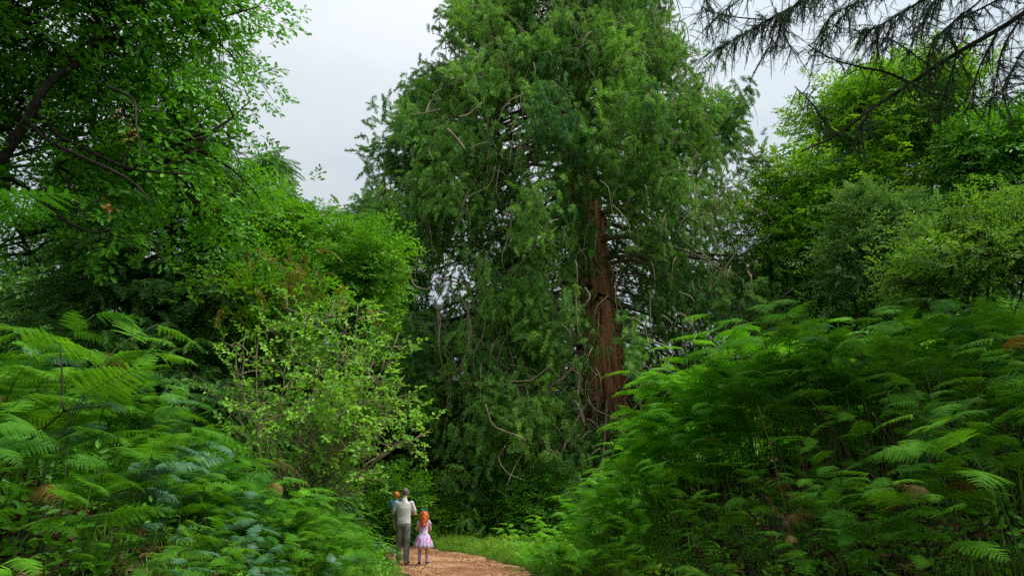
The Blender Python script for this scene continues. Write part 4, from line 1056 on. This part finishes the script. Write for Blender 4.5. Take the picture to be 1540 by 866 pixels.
gravel()
# the few withered brown leaf clusters hanging in the oak
oak_root = [o for o in bpy.data.objects if o.name == 'oak_tree'][0]
R8 = np.random.default_rng(8)
for (px, py) in ((183, 176), (190, 203), (198, 195), (165, 318), (163, 305)):
    g = Geo(); c = P(px, py, 8.4)
    for i in range(6): add_leaf(g, c + R8.normal(0, .04, 3), R8.normal(0, .6, 3) + [0, 0, -.7], R8.normal(0, 1, 3), .07, OAK, .5)
    g.obj('withered_leaves', M['brown_leaf'], oak_root, smooth=False)

# ------------------------------------------------------------------ people
def _unit_sphere(u=16, v=10):
    vs = [(0, 0, 1)]
    for i in range(1, v):
        for j in range(u): vs.append((math.sin(math.pi * i / v) * math.cos(2 * math.pi * j / u), math.sin(math.pi * i / v) * math.sin(2 * math.pi * j / u), math.cos(math.pi * i / v)))
    vs.append((0, 0, -1)); f = []
    for j in range(u):
        f.append((0, 1 + j, 1 + (j + 1) % u)); f.append((len(vs) - 1, 1 + (v - 2) * u + (j + 1) % u, 1 + (v - 2) * u + j))
        for i in range(v - 2): f.append((1 + i * u + j, 1 + (i + 1) * u + j, 1 + (i + 1) * u + (j + 1) % u, 1 + i * u + (j + 1) % u))
    return np.array(vs), f
US, UF = _unit_sphere()
class Body:
    def __init__(s): s.g = Geo()
    def ell(s, c, r, rot=None):
        v = US * np.array(r)
        if rot: v = v @ np.array(rot.to_matrix()).T
        s.g.add((v + np.array(c)).tolist(), UF)
    def cone(s, a, b_, r0, r1):
        a, b_ = np.array(a, float), np.array(b_, float); d = nrm(b_ - a)
        u = nrm(np.cross(d, [1.0, 0, 0] if abs(d[0]) < .8 else [0, 1.0, 0])); w = np.cross(d, u); n = 16; ang = np.arange(n) * 2 * math.pi / n
        ring = np.cos(ang)[:, None] * u + np.sin(ang)[:, None] * w
        vs = np.vstack([a + ring * r0, b_ + ring * r1])
        s.g.add(vs.tolist(), [(i, (i + 1) % n, n + (i + 1) % n, n + i) for i in range(n)] + [tuple(range(n))[::-1], tuple(range(n, 2 * n))])
        s.ell(a, (r0, r0, r0)); s.ell(b_, (r1, r1, r1))
    def chain(s, pts):
        for (a, r0), (b_, r1) in zip(pts[:-1], pts[1:]): s.cone(a, b_, r0, r1)
    def hand(s, w, d, side, k=1.0, palm_n=(0, 0, -1)):
        """palm at wrist w pointing along d; five unequal bent fingers; thumb on `side`"""
        w, d = Vector(w), Vector(d).normalized(); n = Vector(palm_n); n = (n - d * n.dot(d)).normalized(); x = d.cross(n) * side
        pc = w + d * .05 * k
        s.ell(pc, (.04 * k, .04 * k, .022 * k)); s.cone(w, w + d * .085 * k, .024 * k, .030 * k)
        for i, (ox, ln) in enumerate(((.030, .066), (.011, .076), (-.010, .071), (-.030, .056))):
            a = w + d * .085 * k + x * ox * k; b1 = a + d * ln * .5 * k + n * .010 * k; c1 = b1 + d * ln * .35 * k + n * .022 * k; e1 = c1 + d * ln * .12 * k + n * .022 * k
            s.chain([(a, .0095 * k), (b1, .009 * k), (c1, .0085 * k), (e1, .0075 * k)])
        a = w + d * .03 * k + x * .030 * k; b1 = a + x * .026 * k + d * .024 * k + n * .01 * k; c1 = b1 + d * .028 * k + x * .008 * k + n * .008 * k
        s.chain([(a, .013 * k), (b1, .011 * k), (c1, .009 * k)])
    def obj(s, name, mat, parent, voxel=.008, it=4):
        me = bpy.data.meshes.new(name); me.from_pydata(s.g.v, [], s.g.f); me.update(); me.materials.append(mat)
        o = bpy.data.objects.new(name, me); COL.objects.link(o); o.parent = parent
        r = o.modifiers.new('fuse', 'REMESH'); r.mode = 'VOXEL'; r.voxel_size = voxel; r.use_smooth_shade = True
        sm_ = o.modifiers.new('soften', 'SMOOTH'); sm_.factor = .5; sm_.iterations = it
        return o

M['skin'] = plain_mat('skin', (.62, .34, .24), .5, .35, .05)
M['tee'] = plain_mat('grey_cotton', (.56, .55, .53), .9, .1, .06, 12)
M['trouser'] = plain_mat('dark_grey_trousers', (.20, .205, .20), .9, .1, .45, 9)
M['greyhair'] = plain_mat('cropped_grey_hair', (.17, .14, .12), .8, .2, .2, 60)
M['redhair'] = plain_mat('ginger_hair', (.55, .11, .016), .5, .5, .35, 25)
M['orangehair'] = plain_mat('orange_hair', (.60, .19, .03), .5, .4, .25, 40)
M['blue'] = plain_mat('blue_cotton', (.16, .36, .62), .85, .1, .1)
M['bow'] = plain_mat('teal_bow', (.05, .16, .23), .6, .3, .2)
M['lav'] = plain_mat('lavender_sock', (.42, .33, .62), .85, .1, .1)
M['shoe'] = plain_mat('dark_shoe', (.06, .05, .07), .6, .3, .3)
M['tanshoe'] = plain_mat('tan_grey_shoe', (.20, .18, .14), .7, .3, .3)
M['sole'] = plain_mat('pale_sole', (.6, .58, .55), .7, .3, .1)
M['eye'] = plain_mat('eye', (.05, .04, .03), .2, .5, .0)
M['lip'] = plain_mat('lip', (.45, .16, .14), .5, .3, .05)
def floral():
    m, nt = new_mat('floral_cotton'); N = nt.nodes.new; l = nt.links.new
    out = N('ShaderNodeOutputMaterial'); pb = N('ShaderNodeBsdfPrincipled'); tc = N('ShaderNodeTexCoord')
    v = N('ShaderNodeTexVoronoi'); v.inputs['Scale'].default_value = 13
    nz = N('ShaderNodeTexNoise'); nz.inputs['Scale'].default_value = 16
    mp = N('ShaderNodeMapping'); mp.inputs['Scale'].default_value = (1, 1, .6)
    mv = N('ShaderNodeVectorMath'); mv.operation = 'MULTIPLY_ADD'; mv.inputs[1].default_value = (.12, .12, .12)
    l(tc.outputs['Object'], mp.inputs[0]); l(tc.outputs['Object'], nz.inputs['Vector']); l(nz.outputs['Color'], mv.inputs[0]); l(mp.outputs[0], mv.inputs[2]); l(mv.outputs[0], v.inputs['Vector'])
    cr = N('ShaderNodeValToRGB'); cr.color_ramp.interpolation = 'CONSTANT'; e = cr.color_ramp.elements
    e[0].position = 0; e[0].color = (.52, .10, .28, 1); e[1].position = .25; e[1].color = (.10, .07, .30, 1)
    for p_, c_ in ((.45, (.40, .28, .62, 1)), (.62, (.70, .25, .42, 1)), (.78, (.72, .66, .78, 1))): x = e.new(p_); x.color = c_
    sp = N('ShaderNodeSeparateColor'); l(v.outputs['Color'], sp.inputs[0]); l(sp.outputs[0], cr.inputs[0])
    st = N('ShaderNodeMath'); st.operation = 'LESS_THAN'; st.inputs[1].default_value = .42; l(v.outputs['Distance'], st.inputs[0])
    mx = N('ShaderNodeMix'); mx.data_type = 'RGBA'; mx.inputs[6].default_value = (.58, .47, .72, 1); l(st.outputs[0], mx.inputs[0]); l(cr.outputs[0], mx.inputs[7]); l(mx.outputs[2], pb.inputs['Base Color'])
    pb.inputs['Roughness'].default_value = .9; l(pb.outputs[0], out.inputs[0]); return m
M['floral'] = floral()

def face(parent, c, k, fwd, skin):
    """nose, eyes, mouth and ears on a head centred at c, half-width k, facing fwd (unit, horizontal)"""
    c, f = Vector(c), Vector(fwd).normalized(); sx = f.cross(Vector((0, 0, 1))).normalized()
    for s_ in (1, -1):
        b_ = Body(); b_.ell(c + f * k * 1.02 + sx * s_ * k * .38 + Vector((0, 0, .02 * k)), (.16 * k,) * 3); b_.obj('eye', M['eye'], parent, .002, 1)
    b_ = Body(); b_.ell(c + f * k * 1.05 + Vector((0, 0, -.62 * k)), (.30 * k, .14 * k, .07 * k)); b_.obj('mouth', M['lip'], parent, .003, 1)
def head(B, c, k, fwd):
    c, f = Vector(c), Vector(fwd).normalized(); sx = f.cross(Vector((0, 0, 1))).normalized(); yaw = math.atan2(-f.x, f.y); rot = Euler((0, 0, yaw))
    B.ell(c + Vector((0, 0, .22 * k)), (k, 1.2 * k, 1.12 * k), rot); B.ell(c + f * .28 * k + Vector((0, 0, -.55 * k)), (.70 * k, .78 * k, .78 * k), rot)
    B.cone(c + f * 1.0 * k + Vector((0, 0, .05 * k)), c + f * 1.32 * k + Vector((0, 0, -.32 * k)), .12 * k, .20 * k)
    for s_ in (1, -1): B.ell(c + sx * s_ * 1.02 * k + Vector((0, 0, -.10 * k)), (.12 * k, .24 * k, .36 * k), rot)

def loft(name, rings, mat, parent, seg=40, pleat=None, thick=.006):
    g = Geo(); vs = []
    for i, (cx, cy, cz, rx, ry) in enumerate(rings):
        for j in range(seg):
            a = 2 * math.pi * j / seg; k = 1 + (pleat(a, i / (len(rings) - 1)) if pleat else 0)
            vs.append((cx + rx * k * math.cos(a), cy + ry * k * math.sin(a), cz))
    fs = [(i * seg + j, i * seg + (j + 1) % seg, (i + 1) * seg + (j + 1) % seg, (i + 1) * seg + j) for i in range(len(rings) - 1) for j in range(seg)]
    me = bpy.data.meshes.new(name); me.from_pydata(vs, [], fs); me.materials.append(mat); me.polygons.foreach_set('use_smooth', [True] * len(fs))
    o = bpy.data.objects.new(name, me); COL.objects.link(o); o.parent = parent
    s_ = o.modifiers.new('cloth', 'SOLIDIFY'); s_.thickness = thick
    return o

def man():
    q = P(606, 850, 17.7); e = empty('person', (q[0] - .03, 17.7, .03)); tag(e, 'man seen from behind in grey t-shirt and dark trousers carrying a toddler on the path', 'person')
    B = Body()
    B.ell((0, 0, .93), (.165, .12, .12)); B.ell((0, 0, 1.10), (.15, .11, .14)); B.ell((0, -.005, 1.28), (.165, .105, .17)); B.ell((0, -.005, 1.385), (.165, .08, .07))
    B.chain([((0, -.01, 1.42), .07), ((0, .0, 1.53), .056), ((.005, .015, 1.60), .055)])
    head(B, (.012, .03, 1.655), .076, (-.12, 1, 0))
    # arms: both bent forward, holding the child on his left
    B.chain([((-.175, 0, 1.39), .044), ((-.265, .03, 1.17), .043), ((-.15, .27, 1.15), .031)]); B.hand((-.15, .27, 1.15), (.75, .55, .1), 1, palm_n=(0, -.3, 1))
    B.chain([((.175, 0, 1.39), .044), ((.262, .05, 1.15), .043), ((.06, .28, 1.25), .031)]); B.hand((.06, .28, 1.25), (-.95, .2, .15), -1, palm_n=(0, -1, .2))
    # legs: weight on the right, left foot ahead
    B.chain([((-.085, 0, .90), .088), ((-.10, .08, .50), .060), ((-.10, .10, .10), .038)]); B.chain([((.085, 0, .90), .088), ((.10, -.01, .50), .060), ((.105, -.06, .10), .038)])
    B.cone((-.10, .08, .05), (-.12, .26, .035), .045, .035); B.cone((.105, -.08, .05), (.13, .10, .035), .045, .035)
    B.obj('body', M['skin'], e, .008, 3)
    T = Body()
    for z in np.linspace(.93, 1.40, 22): T.ell((0, -.003, z), (np.interp(z, [.93, 1.05, 1.15, 1.28, 1.36, 1.41], [.180, .172, .174, .192, .198, .17]), np.interp(z, [.93, 1.1, 1.28, 1.41], [.130, .122, .130, .095]), .045))
    T.cone((0, -.01, 1.43), (0, -.005, 1.49), .085, .068)
    T.cone((-.178, 0, 1.405), (-.243, .02, 1.24), .060, .060); T.cone((.178, 0, 1.405), (.241, .03, 1.23), .060, .060)
    T.cone((-.10, -.112, 1.02), (.10, -.112, .96), .012, .010)   # a cloth fold above the hem
    T.obj('t_shirt', M['tee'], e, .009, 16)
    K = Body()
    K.ell((0, 0, .90), (.172, .125, .10))
    K.chain([((-.085, 0, .87), .100), ((-.10, .08, .50), .079), ((-.10, .105, .10), .062)]); K.chain([((.085, 0, .87), .100), ((.10, -.01, .50), .081), ((.105, -.055, .09), .066)])
    for z in (.14, .20, .45, .52, .58): K.ell((.103, -.04 + .07 * (z - .1), z), (.074, .074, .014)); K.ell((-.10, .10 - .04 * z, z), (.072, .072, .013))
    K.obj('trousers', M['trouser'], e, .009, 4)
    for x, y, dx in ((-.11, .11, -.02), (.105, -.05, .03)):
        s_ = Body(); s_.cone((x, y - .05, .045), (x + dx, y + .17, .035), .050, .043); s_.ell((x + dx * .5, y + .05, .01), (.052, .15, .022)); s_.obj('shoe', M['tanshoe'], e, .008, 3)
    H = Body(); H.ell((.012, .014, 1.682), (.082, .094, .086)); H.ell((.012, -.012, 1.645), (.074, .060, .062)); h = H.obj('hair', M['greyhair'], e, .007, 3)
    face(e, (.012, .03, 1.655), .076, (-.12, 1, 0), M['skin'])
    return e
me_ = man()
def toddler():
    m = me_.location; e = empty('person', (m[0] - .245, m[1] + .13, m[2] + 1.14)); tag(e, 'ginger-haired toddler in a blue top held on the shoulder of the man', 'person')
    B = Body(); B.ell((0, 0, .08), (.095, .085, .10)); B.ell((0, 0, .20), (.09, .075, .11)); B.ell((0, 0, .29), (.085, .06, .05)); B.chain([((0, 0, .31), .035), ((.015, 0, .38), .034)])
    head(B, (.025, .0, .445), .066, (-.45, 1, 0))
    B.chain([((.085, -.01, .29), .032), ((.16, -.09, .33), .027), ((.22, -.15, .34), .021)]); B.hand((.22, -.15, .34), (.8, -.4, -.2), 1, .55, (0, 0, -1))
    B.chain([((-.085, 0, .29), .032), ((-.11, .06, .18), .027), ((-.03, .12, .14), .021)]); B.hand((-.03, .12, .14), (.9, .2, -.1), -1, .55, (0, -1, 0))
    B.chain([((.05, 0, .03), .058), ((.12, .05, -.10), .044), ((.10, -.0, -.24), .030)]); B.chain([((-.03, 0, .03), .058), ((-.04, .09, -.10), .044), ((-.02, .07, -.24), .030)])
    B.cone((.10, 0, -.26), (.10, .07, -.28), .028, .022); B.cone((-.02, .07, -.26), (-.02, .14, -.28), .028, .022); B.obj('body', M['skin'], e, .006, 3)
    T = Body(); T.ell((0, 0, .07), (.108, .097, .10)); T.ell((0, 0, .20), (.103, .087, .12)); T.ell((0, 0, .29), (.098, .068, .05)); T.cone((.085, -.01, .29), (.165, -.09, .325), .042, .036); T.cone((-.085, 0, .29), (-.112, .05, .20), .042, .038); T.obj('top', M['blue'], e, .007, 3)
    S_ = Body(); S_.ell((0, 0, .01), (.105, .095, .07)); S_.cone((.05, 0, .03), (.12, .05, -.10), .066, .052); S_.cone((-.03, 0, .03), (-.04, .09, -.10), .066, .052); S_.obj('shorts', M['trouser'], e, .007, 3)
    H = Body(); H.ell((.025, -.008, .468), (.074, .083, .072)); H.ell((.02, -.03, .43), (.066, .05, .05))
    for i in range(14): a = i * .9; H.ell((.025 + .058 * math.cos(a), -.012 + .062 * math.sin(a), .47 + .035 * math.sin(i * 2.3)), (.020, .020, .020))
    H.obj('hair', M['orangehair'], e, .006, 2); face(e, (.025, 0, .445), .066, (-.45, 1, 0), M['skin'])
toddler()
def girl():
    q = P(636, 850, 17.7); e = empty('person', (q[0], 17.6, .03)); tag(e, 'small girl with long curly ginger hair in a pale floral dress standing on the path', 'person')
    B = Body(); k = .72
    B.ell((0, 0, .66), (.105, .08, .09)); B.ell((0, 0, .78), (.095, .07, .10)); B.ell((0, 0, .90), (.11, .07, .09)); B.ell((0, 0, .965), (.12, .055, .045)); B.chain([((0, -.005, .98), .042), ((0, .005, 1.06), .036)])
    head(B, (0, .01, 1.125), .070, (.1, 1, 0))
    B.chain([((-.125, 0, .96), .034), ((-.165, .02, .80), .028), ((-.11, .15, .74), .021)]); B.hand((-.11, .15, .74), (.7, .6, .1), 1, .65, (0, 0, -1))
    B.chain([((.125, 0, .96), .034), ((.165, .02, .80), .028), ((.11, .15, .76), .021)]); B.hand((.11, .15, .76), (-.7, .6, .1), -1, .65, (0, 0, -1))
    B.chain([((-.06, 0, .62), .060), ((-.072, .01, .36), .042), ((-.08, .0, .07), .026)]); B.chain([((.06, 0, .62), .060), ((.082, .02, .36), .042), ((.10, .03, .07), .026)])
    B.cone((-.08, -.01, .035), (-.095, .10, .025), .030, .024); B.cone((.10, .02, .035), (.12, .13, .025), .030, .024); B.obj('body', M['skin'], e, .007, 3)
    rings = [(0, 0, .98, .095, .055), (0, 0, .955, .118, .070), (0, 0, .90, .118, .080), (0, 0, .80, .104, .078), (0, 0, .72, .100, .078), (0, 0, .69, .115, .09), (0, 0, .64, .150, .125), (0, 0, .56, .185, .160), (0, 0, .46, .215, .190), (0, 0, .375, .232, .205)]
    loft('dress', rings, M['floral'], e, 72, pleat=lambda a, t: (.07 * math.sin(a * 13) + .03 * math.sin(a * 7 + 1)) * max(0, t - .5) * 2)
    T = Body(); T.cone((-.115, 0, .975), (-.145, .005, .93), .040, .038); T.cone((.115, 0, .975), (.145, .005, .93), .040, .038); T.obj('sleeves', M['floral'], e, .007, 3)
    g = Body(); g.chain([((-.0745, .008, .33), .045), ((-.078, .003, .20), .040), ((-.08, 0, .07), .031)]); g.obj('sock', M['lav'], e, .006, 2)
    g = Body(); g.chain([((.096, .025, .20), .039), ((.098, .028, .13), .037), ((.10, .03, .06), .033)]); g.ell((.096, .026, .19), (.045, .045, .014)); g.obj('sock', M['lav'], e, .006, 2)
    for x, y in ((-.08, .0), (.10, .03)):
        s_ = Body(); s_.cone((x, y - .02, .042), (x + .4 * (x > 0) * .05, y + .10, .032), .036, .030); so = s_.obj('shoe', M['shoe'], e, .006, 2)
        s2 = Body(); s2.ell((x, y + .04, .008), (.038, .105, .014)); s2.obj('sole', M['sole'], so, .005, 1)
    R = np.random.default_rng(4)
    H = Body(); H.ell((0, -.015, 1.155), (.092, .092, .085)); H.ell((0, -.035, 1.06), (.098, .070, .10)); H.ell((0, -.06, .97), (.075, .05, .09))
    for i in range(90):
        a = R.uniform(-1.9, 1.9); z0 = 1.19 - .05 * abs(a); x0 = .092 * math.sin(a); y0 = -.015 - .085 * math.cos(a); ln = R.uniform(.10, .33) * (1 - .2 * abs(a)); prev = None; ph = R.uniform(0, 6); rr = R.uniform(.012, .028)
        for s_ in range(12):
            t = s_ / 11; pnt = Vector((x0 * (1.12 - .45 * t) + rr * math.sin(ph + t * 19), y0 - .03 * t + rr * .7 * math.cos(ph + t * 19), z0 - ln * t))
            if prev is not None: H.cone(prev, pnt, .010, .009)
            prev = pnt
    H.obj('hair', M['redhair'], e, .007, 1); face(e, (0, .01, 1.125), .070, (.1, 1, 0), M['skin'])
    W = Body()
    for s_ in (1, -1): W.cone((0, -.05, 1.232), (s_ * .055, -.05, 1.25), .012, .026)
    W.ell((0, -.055, 1.232), (.016, .014, .016)); W.obj('hair_bow', M['bow'], e, .005, 2)
girl()
